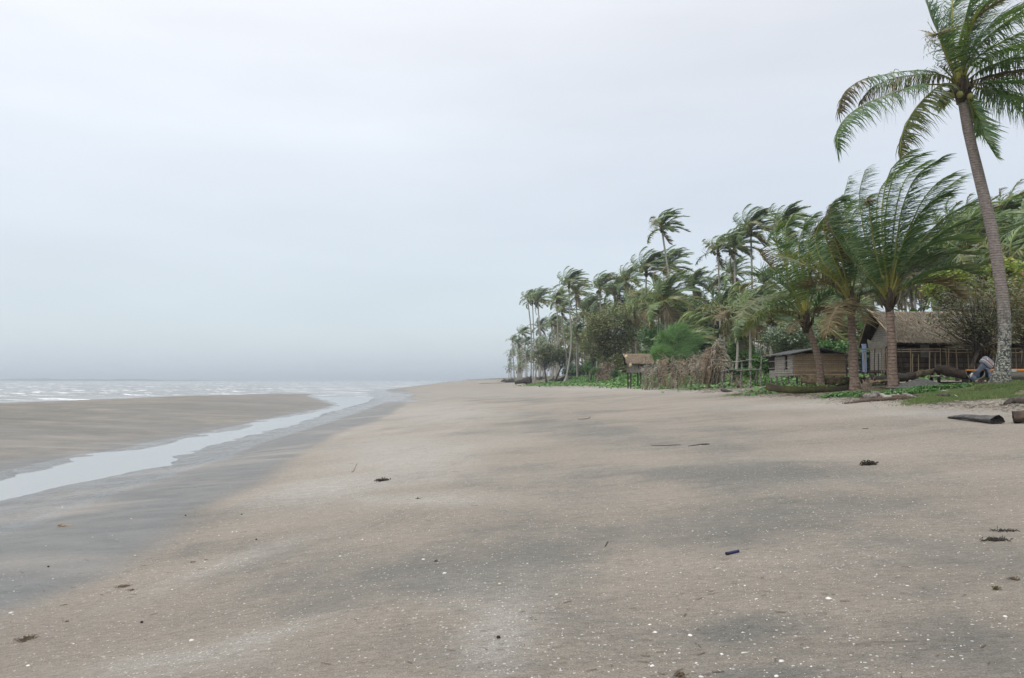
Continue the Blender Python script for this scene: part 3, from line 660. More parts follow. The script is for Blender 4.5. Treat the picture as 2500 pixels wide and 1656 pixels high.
shore(1925, 1916, 552, 88, 2, .85, 'tall palm crown standing behind the short bushy palm by the woven hut', [(1922, 700)])
shore(1790, 1788, 672, 118, 4, .85, 'palm crown between the trunks of the three tall palms')
shore(1868, 1866, 694, 112, 1, .85, 'small rounded palm crown right of the three tall palms')
shore(1768, 1768, 749, 88, 2, .8, 'shorter palm low between the trunks of the leftmost and middle tall palms', r=.14)
shore(1832, 1832, 775, 66, 4, .8, 'low spreading palm under the tallest of the three tall palms', r=.15)
shore(1884, 1880, 776, 58, 3, .7, 'low palm with yellow drooping fronds over the grey leaved shrub', r=.14)
shore(1255, 1251, 832, 380, 1, .9, 'last small palm at the far end of the beach', r=.2)
shore(1263, 1264, 838, 350, 2, .95, 'second small hazy palm from the far end of the beach', r=.2)
shore(1274, 1275, 815, 310, 0, 1.0, 'hazy palm just left of the row of slim bare trunks', r=.2)
shore(1296, 1288, 728, 200, 3, .8, 'leftmost of the tall slim palms leaning over the beach', [(1297, 820)], .2)
shore(1301, 1300, 738, 196, 0, .85, 'second of the tall slim palms leaning over the beach', [(1303, 830)], .17)
shore(1303, 1313, 734, 190, 1, 1.05, 'full crowned slim palm whose trunk curves left at its foot', [(1310, 895), (1317, 820)], .19)
shore(1357, 1359, 736, 182, 2, 1.0, 'slim straight palm between the leaning slim palms and the full dark crown', [(1362, 830)])
shore(1387, 1372, 762, 172, 3, .85, 'lower slim palm with trunk curving right just left of the flared root palm', [(1382, 860), (1373, 800)])
shore(1377, 1389, 696, 165, 0, 1.12, 'tall palm with flared grey root at the beach edge and a stray left frond', [(1386, 905), (1395, 830), (1391, 760)], .2, swell=3.0)
shore(1412, 1406, 722, 176, 4, 1.05, 'palm crown just right of the palm with the flared grey root')
shore(1469, 1464, 706, 150, 1, 1.05, 'wide crowned palm above the olive leaved tree', [(1468, 800)])
shore(1502, 1500, 712, 156, 2, 1.05, 'dense palm crown right of the wide crown above the olive leaved tree')
shore(1532, 1529, 690, 148, 4, 1.0, 'dense palm crown left of the palm above the small hut')
shore(1349, 1347, 792, 225, 0, .95, 'short far palm between slim trunks near the small flat topped tree')
shore(1409, 1407, 815, 172, 2, .8, 'short palm with low crown in front of the grove above the green bank')
shore(1318, 1317, 800, 262, 4, 1.0, 'hazy palm behind the foot of the tall slim palms')
shore(1282, 1283, 838, 300, 1, .85, 'very hazy low palm beside the first slim trunks')
shore(1553, 1552, 742, 130, 0, .9, 'palm crown below and left of the palm above the small hut')
shore(1440, 1438, 752, 165, 1, .9, 'palm between the flared root palm and the wide crowned palm')
shore(1576, 1590, 745, 122, 2, .8, 'palm crown directly above the roof of the small hut')
shore(1247, 1243, 880, 420, 3, .5, 'thin bare looking far palm at the tip of the shore', r=.2)
shore(2387, 2352, 590, 56, 0, .95, 'palm rising behind the broad fanned palm, tips showing left of the large trunk', [(2380, 750)])
shore(2436, 2430, 575, 62, 2, 1.1, 'palm just right of the large leaning trunk above the red leaved tree')
shore(2492, 2484, 560, 66, 4, 1.1, 'palm at the right edge of the picture behind the large leaning palm')
shore(2476, 2474, 640, 47, 3, .85, 'thin trunked palm right of the large leaning trunk, lower than its neighbours', r=.11)
shore(2300, 2296, 700, 58, 4, .85, 'low yellowish palm over the ridge of the thatched house')
shore(2420, 2412, 690, 50, 1, .8, 'low palm with yellow fronds touching the left side of the large trunk')
shore(2236, 2232, 640, 72, 1, .9, 'dim palm directly behind the broad fanned palm')
shore(2030, 2026, 640, 70, 0, .9, 'dim palm behind the dark trunked palm and the short bushy palm')
shore(2540, 2545, 610, 52, 0, 1.0, 'palm beyond the right side of the large leaning palm', r=.15)
shore(2135, 2130, 690, 80, 2, .95, 'dim palm showing under the fans behind the thatched roof')

# grove behind: trunks and crowns that nothing tells apart
rg = random.Random(77); pts = []; tries = 0
def far_enough(x, y): return all((x - a) ** 2 + (y - b_) ** 2 > (4.3 + y * .012) ** 2 for a, b_ in pts)
while len(pts) < 235 and tries < 30000:
    tries += 1
    y = 52 + 270 * rg.random() ** 1.25; uu = 19 + 62 * rg.random() ** 1.4 + (8 if y < 80 else 0); x = uu + float(cU(y)); px_ = CX + F * x / y
    if px_ > 2750 or not far_enough(x, y): continue
    if y < 62 and 14 < x < 30 and y < 56: continue
    pts.append((x, y))
lab = 'wind bent coconut palm standing back in the dim grove behind the shore palms'
for i, (x, y) in enumerate(pts):
    base = V((x, y, G(x, y))); px_ = CX + F * x / y
    sky_px = np.interp(px_, [1250, 1290, 1330, 1400, 1500, 1600, 1700, 1800, 1900, 2100, 2300, 2450, 2700], [850, 800, 760, 735, 725, 722, 722, 722, 715, 640, 600, 560, 540])
    hmax = (929 - sky_px) * y / F + EYE - base.z - 1.0; h = max(5.5, min(hmax, rg.uniform(15, 20))) * (rg.uniform(.74, 1.0) if i % 3 else rg.uniform(.28, .6))
    crown = base + V((rg.uniform(-1.1, .8), rg.uniform(-.5, .5), h))
    palm(base, crown, NOAR[i % 3], rg.uniform(.85, 1.1), lab, 'palms of the grove behind the shore', (base.lerp(crown, .45) + V((rg.uniform(-.3, .4), 0, 0)),), rg.uniform(.12, .17), False, rg.choice(['trunk', 'trunk_pale', 'trunk']), rg.uniform(-.35, .35))

far_pts = []; rg = random.Random(91)
while len(far_pts) < 34:
    y = rg.uniform(285, 520); x = float(cU(y)) + 13 + max(0, y - 380) * .1 + 26 * rg.random() ** 1.3
    if all((x - a) ** 2 + (y - b_) ** 2 > 30 for a, b_ in far_pts):
        far_pts.append((x, y)); base = V((x, y, G(x, y))); crown = base + V((rg.uniform(-1.5, 1), 0, rg.uniform(9, 16) * (.55 if len(far_pts) % 3 == 0 else 1)))
        palm(base, crown, NOAR[len(far_pts) % 3], rg.uniform(.95, 1.2), 'hazy far coconut palm standing in the distant end of the tree line', 'hazy palms at the distant end of the tree line', (base.lerp(crown, .5),), .2, False)

# ------------------------------------------------------------------ broadleaf trees, shrubs and bushes
M['lf_olive'] = leaf_mat('olive_leaf', (.085, .115, .05), (.20, .225, .125), (.22, .18, .10), .2, .5, .35)
M['lf_green'] = leaf_mat('green_leaf', (.045, .11, .04), (.11, .21, .08), None, .25, .45, .4)
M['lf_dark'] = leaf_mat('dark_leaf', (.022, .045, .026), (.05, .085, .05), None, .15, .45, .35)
M['lf_grey'] = leaf_mat('grey_green_leaf', (.06, .105, .06), (.19, .23, .18), None, .15, .35, .6)
M['lf_red'] = leaf_mat('reddish_leaf', (.12, .15, .06), (.33, .31, .21), (.32, .13, .08), .2, .32, .6)
M['lf_bush'] = leaf_mat('feathery_green', (.07, .16, .07), (.23, .36, .18), (.24, .32, .12), .3, .5, .3)
def leaf_tree(base, cen, rad, nclump, nleaf, ls, mt, label, cat='tree', name='broadleaf_tree', stems=1, tr=.12, seed=1, elong=1.6, flat=.5, group=None, spread=.24):
    rr = random.Random(seed); root = empty(name, base, label, cat, group); cen = V(cen); rad = V(rad)
    cl = []
    while len(cl) < nclump:
        p = V((rr.uniform(-1, 1), rr.uniform(-1, 1), rr.uniform(-1, 1)))
        if .3 < p.length < 1.0: cl.append(cen + V((p.x * rad.x, p.y * rad.y, p.z * rad.z)) * rr.uniform(.75, 1.1) ** .7)
    tb = MB(base)
    for s_ in range(stems):
        o = V((rr.uniform(-.1, .1), rr.uniform(-.1, .1), 0)) * stems * 1.5; top = cen - V((rr.uniform(-.2, .2) * rad.x, 0, rad.z * .45))
        f_ = base + o; tb.tube([f_ - V((0, 0, .2)), f_.lerp(top, .4) + V((rr.uniform(-.15, .15), 0, 0)), top], [tr * 1.25, tr * .9, tr * .6], 7)
        for c_ in cl[s_::stems]:
            k_ = rr.uniform(0, 1); st_ = f_.lerp(top, .55 + .45 * k_); md = st_.lerp(c_, .5) + V((0, 0, -.1 * rad.z))
            tb.tube([st_, md, c_], [tr * .3, tr * .16, tr * .06], 4, 0, False)
    tb.build('trunk', M['bark'], root, True)
    cb = MB(base); rc = max(rad) * spread
    for c_ in cl:
        q = rr.uniform(.7, 1.35)
        for _ in range(nleaf):
            d = V((rr.gauss(0, 1), rr.gauss(0, 1), rr.gauss(0, 1) * .65)); p = c_ + d * rc * q * .6
            a = V((rr.gauss(.5, .6), rr.gauss(0, .6), rr.gauss(-.05, .35))).normalized(); upv = V((rr.gauss(0, flat), rr.gauss(0, flat), 1)).normalized()
            s2 = a.cross(upv).normalized(); l = ls * rr.uniform(.6, 1.25)
            cb.add([p, p + a * l * .55 + s2 * l / elong * .5, p + a * l, p + a * l * .55 - s2 * l / elong * .5 + upv * l * .05], [(0, 1, 2, 3)])
    cb.build('crown', M[mt], root); return root
def px_r(d, Y): return d * Y / F
def ptree(bx, cx_, cy_, rx, ry, Y, *a, **k):
    return leaf_tree(at(bx, Y), P(cx_, cy_, Y), (px_r(rx, Y), px_r(rx, Y) * .8, px_r(ry, Y)), *a, **k)
ptree(1482, 1488, 808, 72, 66, 118, 150, 75, .34, 'lf_olive', 'large olive leaved tree left of the small hut, crown reaching almost to the ground', tr=.2, seed=3)
ptree(1440, 1448, 838, 36, 42, 128, 60, 60, .34, 'lf_olive', 'smaller olive leaved tree at the left side of the large olive leaved tree', tr=.14, seed=4)
ptree(1336, 1333, 866, 42, 28, 172, 60, 60, .45, 'lf_olive', 'small flat topped tree with bare forked trunk on the green bank', tr=.22, seed=5)
ptree(1352, 1375, 868, 26, 22, 174, 36, 50, .45, 'lf_olive', 'small leaning tree beside the flat topped tree on the green bank', tr=.2, seed=6)
ptree(1600, 1600, 822, 42, 30, 104, 60, 70, .3, 'lf_green', 'dark green rounded tree behind the roof of the small hut', tr=.15, seed=7)
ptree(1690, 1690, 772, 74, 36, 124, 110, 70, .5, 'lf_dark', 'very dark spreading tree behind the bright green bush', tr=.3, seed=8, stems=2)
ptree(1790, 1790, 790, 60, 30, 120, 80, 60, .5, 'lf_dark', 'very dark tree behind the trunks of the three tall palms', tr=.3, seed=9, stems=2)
ptree(1925, 1925, 825, 66, 36, 54, 90, 60, .19, 'lf_grey', 'shrubby tree with shiny grey green leaves behind the small woven hut', 'shrub', 'leafy_shrub', 4, .04, 10, 1.7)
ptree(2040, 2045, 852, 50, 14, 50, 40, 50, .2, 'lf_green', 'low green shrub showing over the roof of the small woven hut', 'shrub', 'leafy_shrub', 3, .04, 11, 1.3)
ptree(2349, 2392, 760, 125, 88, 33.3, 190, 24, .16, 'lf_red', 'dark stemmed tree with glossy reddish leaves in front of the thatched roof', tr=.085, seed=12, elong=2.1)
M['lf_yel'] = leaf_mat('yellow_green_leaf', (.13, .19, .05), (.30, .36, .11), (.34, .30, .09), .3, .45, .35)
ptree(2330, 2320, 700, 62, 40, 44, 90, 40, .24, 'lf_yel', 'yellow green leafy tree showing above the ridge of the thatched house', tr=.09, seed=15)
ptree(2470, 2462, 690, 50, 60, 43, 90, 40, .24, 'lf_yel', 'yellow green leafy tree just right of the large leaning trunk', tr=.09, seed=16)
ptree(2500, 2510, 755, 80, 95, 33.8, 130, 24, .16, 'lf_red', 'reddish leaved tree at the right edge beyond the large trunk', tr=.08, seed=13, elong=2.1)
for i, (a, b_, r_, Y, lb) in enumerate([(1455, 906, 14, 112, 'small dark green bush on the bank under the olive leaved tree'), (1500, 912, 10, 96, 'tiny green bush left of the small hut'), (1432, 900, 9, 125, 'small green bush beside the flared root palm'),
        (1850, 882, 16, 46, 'small green bush beside the left wall of the small woven hut'), (1872, 900, 10, 47, 'small yellow green sprout between stick fence and woven hut'), (1795, 915, 22, 52, 'light green weedy clump behind the stick fence'), (1835, 910, 20, 50, 'second light green weedy clump behind the right half of the stick fence')]):
    ptree(a, a, b_, r_, r_ * .8, Y, 26, 40, .16, 'lf_green', lb, 'bush', 'green_bush', 3, .03, 40 + i, spread=.25)
# undergrowth of the grove
ru = random.Random(5); ul = 'dark green undergrowth bush among the trunks of the palm grove'
for i in range(110):
    y = 58 + 170 * ru.random() ** 1.2; uu = 19 + 50 * ru.random() ** 1.3 + (9 if y < 75 else 0); x = uu + float(cU(y)); px_ = CX + F * x / y
    if px_ > 2600: continue
    g = G(x, y); rh = ru.uniform(1.5, 3.2)
    if i < 3 or True:
        if i % 5 == 0 or not globals().get('UB'):
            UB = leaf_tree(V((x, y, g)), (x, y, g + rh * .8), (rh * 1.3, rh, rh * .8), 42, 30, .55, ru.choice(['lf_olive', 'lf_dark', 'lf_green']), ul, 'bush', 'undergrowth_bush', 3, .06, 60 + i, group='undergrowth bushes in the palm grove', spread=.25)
        else:
            r2 = UB.copy(); COL.objects.link(r2); r2.location = (x, y, g); r2.rotation_euler = (0, 0, ru.uniform(0, 6))
            for ch in UB.children: c2 = ch.copy(); COL.objects.link(c2); c2.parent = r2
# feathery bright green bush
def feather_bush(base, cen, rad, n_, mt, label, seed):
    rr = random.Random(seed); root = empty('feathery_bush', base, label, 'bush'); cen = V(cen); tb = MB(base); cb = MB(base)
    for i in range(n_):
        if i == 0:
            lobes = []
            for _ in range(19):
                a_ = rr.uniform(0, 6.283); e_ = rr.uniform(-.6, 1.0); k_ = rr.uniform(.4, .95) * math.sqrt(max(.1, 1 - max(e_, 0) ** 2)); lobes.append((V((math.cos(a_) * rad[0] * k_, math.sin(a_) * rad[1] * k_, e_ * rad[2] * .8)), rr.uniform(.2, .42)))
        lo_, lr_ = rr.choice(lobes); g_ = V((rr.gauss(0, 1), rr.gauss(0, 1), rr.gauss(0, 1))).normalized() * rr.uniform(.3, 1.0) * lr_
        c_ = cen + lo_ + V((g_.x * rad[0], g_.y * rad[1], g_.z * rad[2]))
        if i % 7 == 0: tb.tube([base, base.lerp(c_, .5) + V((0, 0, .1)), c_], [.05, .03, .008], 4, 0, False)
        out = (c_ - cen - lo_ * .6).normalized()
        for q in range(17):
            d = (out * 1.0 + V((rr.gauss(.35, .6), rr.gauss(0, .6), rr.gauss(.2, .5)))).normalized(); p = c_ + V((rr.gauss(0, .12), rr.gauss(0, .12), rr.gauss(0, .12))); l = rr.uniform(.35, .8); w_ = .022
            A = []
            for k in range(4):
                s2 = d.cross(V((.1, 1, .2))).normalized() * w_ * (1 - k / 3.3); A += [p - s2, p + s2]; p = p + d * l / 3; d = (d + V((.42, .05, -.12))).normalized()
            cb.add(A, [(2 * k, 2 * k + 1, 2 * k + 3, 2 * k + 2) for k in range(3)])
    tb.build('stems', M['bark'], root); cb.build('foliage', M[mt], root)
feather_bush(at(1650, 70), P(1652, 850, 70), (2.0, 1.6, 1.75), 560, 'lf_bush', 'bright green feathery bush blown by the wind behind the dry frond fence', 5)
feather_bush(at(1610, 69), P(1612, 872, 69), (.9, .8, .8), 200, 'lf_bush', 'smaller feathery green clump at the left foot of the bright bush', 6)
# ------------------------------------------------------------------ building materials
def woven(name, c1, c2, sx_=26, sz=9):
    m, n, b = mat(name); t = N(n, 'ShaderNodeTexCoord').outputs['Object']; s_ = N(n, 'ShaderNodeSeparateXYZ', {0: t}).outputs
    h = mathn(n, 'ADD', s_[0], s_[1])
    cx_ = N(n, 'ShaderNodeCombineXYZ', {0: mathn(n, 'MULTIPLY', h, sx_), 1: mathn(n, 'MULTIPLY', s_[2], sz), 2: 0.0}).outputs[0]
    br = N(n, 'ShaderNodeTexBrick', {'Vector': cx_, 'Scale': 1.0, 'Mortar Size': .10, 'Brick Width': 1.0, 'Row Height': 1.0, 'Mortar Smooth': .5})
    br.inputs['Color1'].default_value = (*c1, 1); br.inputs['Color2'].default_value = (*c2, 1); br.inputs['Mortar'].default_value = (*[c * .35 for c in c1], 1)
    col = mixc(n, rng(n, noise(n, t, 2.5, 5, .7), .3, .7, 0, .6), br.outputs[0], tuple(c * .6 for c in c1))
    n.links.new(col, b.inputs['Base Color']); b.inputs['Roughness'].default_value = .85
    bump(n, b, mathn(n, 'ADD', br.outputs['Fac'], noise(n, cx_, 1.5, 4)), .6, .02); return m
M['woven_brown'] = woven('woven_palm_brown', (.46, .33, .21), (.62, .47, .32))
M['woven_grey'] = woven('woven_palm_grey', (.30, .27, .225), (.48, .44, .38))
M['woven_dark'] = woven('woven_palm_dark', (.11, .085, .066), (.20, .155, .12), 14, 4)
M['woven_pale'] = woven('woven_palm_pale', (.30, .28, .24), (.40, .38, .33), 30, 16)
M['under'] = rough_mat('dark_painted_shade', (.02, .016, .013), (.05, .038, .03), 5)  # shade painted near-black into roof undersides, also the door and window panels
M['tin'] = rough_mat('old_roof_sheet', (.055, .058, .06), (.12, .12, .118), 5)
def strips(mb, o, ux, dn, nrm, W_, Ld, rows, cols, m=0, jag=.10, lift=.05, rr=random, sw=.045, sl=.30):
    """overlapping thatch strips on a slope: o = top corner, ux along ridge, dn down the slope"""
    for r_ in range(rows):
        for c_ in range(cols):
            if rr.random() < .04: continue
            p = o + ux * (W_ * (c_ + rr.random()) / cols) + dn * (Ld * (r_ + rr.uniform(-.08, .22)) / rows) + nrm * (.01 + rr.random() * .02)
            l = sl * rr.uniform(.7, 1.3); d = (dn + ux * rr.gauss(0, .3) + nrm * (lift * rr.uniform(.3, 4.5))).normalized(); w_ = sw * rr.uniform(.5, 1.3)
            a = ux * w_ / 2
            mb.add([p - a, p + a, p + a * .9 + d * l * .6, p + d * l, p - a * .9 + d * l * .6], [(0, 1, 2, 3, 4)], m)
M['thatch'] = leaf_mat('grey_palm_thatch', (.08, .072, .066), (.29, .265, .24), (.13, .09, .065), .03, .85, .15)
M['thatch_brown'] = leaf_mat('brown_palm_thatch', (.13, .105, .085), (.32, .27, .225), (.19, .11, .06), .03, .85, .15)
def gable_roof(mb, x0, x1, yf, yr, yb, ze, zr, ovl=.0, rows=20, cols=190, sag=.06, m=0, mu=1, th=.09):
    """ridge runs along x from x0-ovl to x1; front eave yf, ridge yr, back eave yb"""
    for ye, sg in ((yf, -1), (yb, 1)):
        K = 10; A = []
        for i in range(K + 1):
            x_ = x0 + (x1 - x0) * i / K; sg_ = -sag * math.sin(math.pi * i / K)
            A += [V((x_ - (ovl * (1 if i == 0 else 0)), yr + .002 * sg, zr + sg_)), V((x_, ye, ze + sg_ * .6))]
        B = [p - V((0, 0, th)) for p in A]
        mb.add(A, [(2 * i, 2 * i + 1, 2 * i + 3, 2 * i + 2) for i in range(K)], m)
        mb.add(B, [(2 * i, 2 * i + 1, 2 * i + 3, 2 * i + 2) for i in range(K)], mu)
        mb.add([A[0], A[1], B[1], B[0]], [(0, 1, 2, 3)], mu)
        dn = (V((x0, ye, ze)) - V((x0, yr, zr))); Ld = dn.length; dn.normalize(); nr = V((0, sg * (zr - ze), abs(ye - yr))).normalized()
        strips(mb, V((x0 - ovl * .5, yr, zr - sag * .5)), V((1, 0, 0)), dn, nr, x1 - x0 + ovl * .5, Ld - .12, rows, cols if sg < 0 else cols // 3, m, rr=random.Random(3))
# ---- thatched house
g0 = G(19, 37); hx0, hx1, hy0, hy1 = 18.05, 24.6, 36.7, 39.4; fz = P(2200, 903, 36.7).z
house = empty('thatched_house', (hx0, hy0, g0), 'raised house with a shaggy grey thatched roof and dark woven walls behind the palms', 'house')
O = house.location
mb = MB(O); gable_roof(mb, 17.75, 25.2, 35.95, 37.9, 39.9, P(2190, 836, 35.95).z, P(2131, 760, 37.9).z, .35, 24, 260); rf = mb.build('roof', [M['thatch'], M['under']], house)
mb = MB(O); zr_ = P(2131, 760, 37.9).z; ze_ = P(2190, 836, 35.95).z
for ye in (35.95, 39.9): mb.tube([(17.42, 37.9, zr_ + .02), (17.72, ye, ze_ - .02)], .035, 6)
mb.tube([(17.75, 37.9, zr_ - .05), (25, 37.9, zr_ - .09)], .04, 6); mb.build('rafter', M['wood_pole'], house)
wt = ze_ + .12
mb = MB(O); mb.add([(hx0, hy0, fz), (hx0, hy1, fz), (hx0, hy1, wt), (hx0, 37.95, zr_ - .35), (hx0, hy0, wt)], [(0, 1, 2, 3, 4)])
mb.add([(hx0 + .04, hy0, fz), (hx0 + .04, hy1, fz), (hx0 + .04, hy1, wt), (hx0 + .04, 37.95, zr_ - .35), (hx0 + .04, hy0, wt)], [(4, 3, 2, 1, 0)]); mb.build('gable_wall', M['woven_grey'], house)
mb = MB(O); mb.box(((hx0 + hx1) / 2 + .02, hy0 + .03, (fz + wt) / 2 - .15), (hx1 - hx0 - .1, .05, wt - fz - .35)); mb.build('front_wall', M['woven_dark'], house)
mb = MB(O); mb.box(((hx0 + hx1) / 2, hy1 - .03, (fz + wt) / 2), (hx1 - hx0 - .1, .05, wt - fz)); mb.build('back_wall', M['woven_dark'], house)
mb = MB(O); mb.box((hx1 - .02, (hy0 + hy1) / 2, (fz + wt) / 2), (.05, hy1 - hy0 - .12, wt - fz)); mb.build('end_wall', M['woven_dark'], house)
a = P(2248, 840, 36.6); b_ = P(2271, 873, 36.6)
mb = MB(O); mb.box(((a.x + b_.x) / 2, 36.66, (a.z + b_.z) / 2), (b_.x - a.x, .03, a.z - b_.z)); w_ = mb.build('window_shutter', M['woven_pale'], house)
mb = MB(O); mb.box((hx0 - .012, 37.35, fz + .75), (.02, .75, 1.4)); mb.build('door', M['under'], house)
mb = MB(O); mb.box(((hx0 + hx1) / 2, (hy0 + hy1) / 2, fz - .05), (hx1 - hx0 + .1, hy1 - hy0 + .1, .08)); mb.build('floor', M['wood_log'], house)
for x_ in (18.2, 19.8, 21.4, 23.0, 24.4):
    for y_ in (36.9, 39.2):
        mb = MB(O); mb.tube([(x_, y_, g0 - .2), (x_, y_, fz - .09)], .07, 7); mb.build('stilt', M['wood_dark'], house)
# veranda with a pole railing
vx0, vx1, vy0, vy1 = P(2066, 910, 34.9).x, P(2520, 910, 34.9).x, 34.8, 36.55; vz = P(2120, 909, 34.9).z
ver = empty('pole_veranda', ((vx0 + vx1) / 2, vy0, g0), 'raised pole veranda with thin upright bamboo railing in front of the thatched house', 'veranda'); O = ver.location; rv = random.Random(8)
mb = MB(O)
for k in range(int((vx1 - vx0) / .11)): mb.box((vx0 + .11 * k + .05, (vy0 + vy1) / 2, vz - .02 + rv.uniform(-.006, .006)), (.095, vy1 - vy0, .03))
mb.build('deck', M['wood_log'], ver)
for zz, nm in ((P(2200, 852.5, 34.8).z, 'top_rail'), (P(2200, 860, 34.8).z, 'lower_rail')):
    k_ = 12; mb = MB(O); mb.tube([(vx0 + (vx1 - vx0) * i / k_, vy0 + rv.uniform(-.02, .02), zz + rv.uniform(-.03, .03)) for i in range(k_ + 1)], .022, 5); mb.build(nm, M['wood_pole'], ver)
for px_ in [2072, 2081, 2104, 2112, 2122, 2134, 2143, 2151, 2157, 2165, 2189, 2200, 2222, 2227, 2241, 2268, 2277, 2282, 2296, 2300, 2311, 2315, 2329, 2336, 2352, 2364, 2378, 2388, 2402, 2414, 2426, 2466, 2480, 2494]:
    x_ = P(px_, 900, 34.8).x; tall = rv.random() < .55; top = P(px_, 851 if tall else rv.uniform(858, 868), 34.8).z
    mb = MB(O); mb.tube([(x_, vy0 - .03, vz - rv.uniform(.1, .25)), (x_ + rv.uniform(-.02, .02), vy0 - .03, (vz + top) / 2), (x_ + rv.uniform(-.05, .05), vy0 - .03, top)], rv.uniform(.016, .026), 5); mb.build('rail_post', M['wood_pole'] if rv.random() < .75 else M['wood_dark'], ver)
for px_ in (2080, 2162, 2230, 2290, 2350, 2410, 2500):
    x_ = P(px_, 900, 34.9).x; mb = MB(O); mb.tube([(x_, vy0 + .1, g0 - .3), (x_, vy0 + .1, vz - .03)], .05, 6); mb.build('support_post', M['wood_dark'], ver)
# blue board leaning at the railing, woven cloth hanging, net
def simple_mat(name, col, rough=.6, var=.25, sc=3):
    return rough_mat(name, tuple(c * (1 - var) for c in col), col, sc, bs=.1, rough=rough)
a = P(2107, 842, 35.0); b_ = P(2117, 911, 35.0)
mb = MB((a.x, 35.1, b_.z)); mb.box(((a.x + b_.x) / 2, 35.1, (a.z + b_.z) / 2), (b_.x - a.x, .05, a.z - b_.z)); mb.tube([(b_.x, 35.06, b_.z), (b_.x, 35.06, a.z)], .02, 6); mb.box(((a.x + b_.x) / 2, 35.1, a.z + .02), (b_.x - a.x + .04, .07, .04))
tag(mb.build('board', simple_mat('pale_blue_paint', (.42, .55, .78)), loc=(a.x, 35.1, b_.z)), 'pale blue narrow upright board standing behind the veranda railing', 'board')
c0 = P(2118, 828, 36.2); mb = MB(c0); vs = []; fs = []
for i in range(9):
    for j in range(7):
        q = i / 8; x_ = c0.x + q * 1.0; top = -.28 * math.sin(q * math.pi) + .3 * q; vs.append(V((x_, 36.2 + .03 * math.sin(i * 2.1 + j), c0.z + top - j / 6 * (.38 + .15 * q))))
mb.add(vs, [(i * 7 + j, i * 7 + j + 1, (i + 1) * 7 + j + 1, (i + 1) * 7 + j) for i in range(8) for j in range(6)])
tag(mb.build('cloth', simple_mat('faded_cloth', (.36, .33, .28)), smooth=True, loc=c0), 'sagging beige cloth hung under the gable of the thatched house', 'cloth')
# second shelter at the right edge
g1 = G(22.5, 33.2); s2x0 = P(2462, 850, 36).x
# ---- small woven hut
Yh = 40.0; kx0, kx1 = P(1938, 900, Yh).x, P(2063, 900, Yh).x; ky0, ky1 = Yh, 43.7; zf = P(2000, 918, Yh).z; zt = P(2000, 863, Yh).z; zp = P(2004, 849, 39.5).z
gh = G(15.5, 41); hut = empty('woven_hut', (kx0, ky0, gh), 'small raised hut with brown woven front wall and low dark sheet roof', 'hut'); O = hut.location
mb = MB(O); mb.box(((kx0 + kx1) / 2, ky0, (zf + zt) / 2), (kx1 - kx0, .05, zt - zf))
rr = random.Random(2)
for k in range(90):   # ragged lower edge of the weave
    x_ = kx0 + (kx1 - kx0) * rr.random(); mb.box((x_, ky0 - .005, zf - .03), (.03, .02, rr.uniform(.06, .16)))
wf_ = mb.build('front_wall', M['woven_brown'], hut)
for i in range(4):
    zz = zf + (zt - zf) * (.16 + .245 * i); mb = MB(O); mb.tube([(kx0 + (kx1 - kx0) * q / 6, ky0 - .045, zz + rr.uniform(-.012, .012)) for q in range(7)], .016, 5); mb.build('batten', M['wood_pole'], hut)
mb = MB(O)
ya, yb_ = 42.0, 43.7
mb.box((kx0 - .01, 40.45, (zf + zt) / 2 - .04), (.04, .8, zt - zf - .1)); mb.box((kx0 - .01, 42.0, (zf + zt) / 2 - .06), (.04, 1.6, zt - zf - .1)); mb.box((kx0 - .01, 41.0, zf + .15), (.04, .42, .38)); mb.box((kx0 - .01, 43.25, zf + .12), (.04, .9, .4))
mb.build('side_wall', M['woven_grey'], hut)
for zz in (.15, .38, .7, .95):
    mb = MB(O); mb.tube([(kx0 - .045, 40.05 + q * .46, zf + zz * (zt - zf) + rr.uniform(-.02, .02)) for q in range(9)], .02, 5); mb.build('batten', M['wood_pale'], hut)
mb = MB(O); mb.tube([(kx0 - .06, 40.85, zf + .62), (kx0 - .06, 41.25, zf + .64)], .02, 5); mb.tube([(kx0 - .06, 40.9, zf + .62), (kx0 - .08, 41.15, zf + .3)], .015, 5); mb.build('window_frame', M['wood_grey'], hut)
for y_ in (42.9, 43.05, 43.2, 43.35, 43.5, 43.68):
    mb = MB(O); mb.tube([(kx0 - .02, y_, zf + .3), (kx0 - .02, y_, zt + .02)], .025, 5); mb.build('post', M['wood_dark'], hut)
mb = MB(O); mb.box((kx1, (ky0 + ky1) / 2, (zf + zt) / 2), (.05, ky1 - ky0, zt - zf)); mb.build('far_side_wall', M['woven_brown'], hut)
mb = MB(O); mb.box(((kx0 + kx1) / 2, ky1, (zf + zt) / 2), (kx1 - kx0, .05, zt - zf)); mb.build('back_wall', M['woven_dark'], hut)
mb = MB(O); mb.box(((kx0 + kx1) / 2, (ky0 + ky1) / 2, zf + .04), (kx1 - kx0 - .1, ky1 - ky0 - .1, .05)); mb.build('floor', M['wood_log'], hut)
xm = P(2004, 849, 39.5).x; xl = 14.1; xr = P(2083, 866, 39.5).x; zl = P(1930, 864, 39.5).z; zr2 = P(2083, 867, 39.5).z
mb = MB(O)
for xe, ze2 in ((xl, zl), (xr, zr2)):
    K = 12
    for i in range(K):
        y_a = 39.45 + i * (44.1 - 39.45) / K; y_b = y_a + (44.1 - 39.45) / K + .04; dz = rr.uniform(0, .02); ex_ = rr.uniform(-.05, .05)
        top = [V((xm, y_a, zp + dz)), V((xe + ex_, y_a, ze2 + dz)), V((xe + ex_, y_b, ze2 + dz)), V((xm, y_b, zp + dz))]; bot = [p - V((0, 0, .035)) for p in top]
        mb.add(top + bot, [(0, 1, 2, 3), (7, 6, 5, 4), (0, 4, 5, 1), (1, 5, 6, 2), (2, 6, 7, 3), (3, 7, 4, 0)])
mb.build('roof', M['tin'], hut)
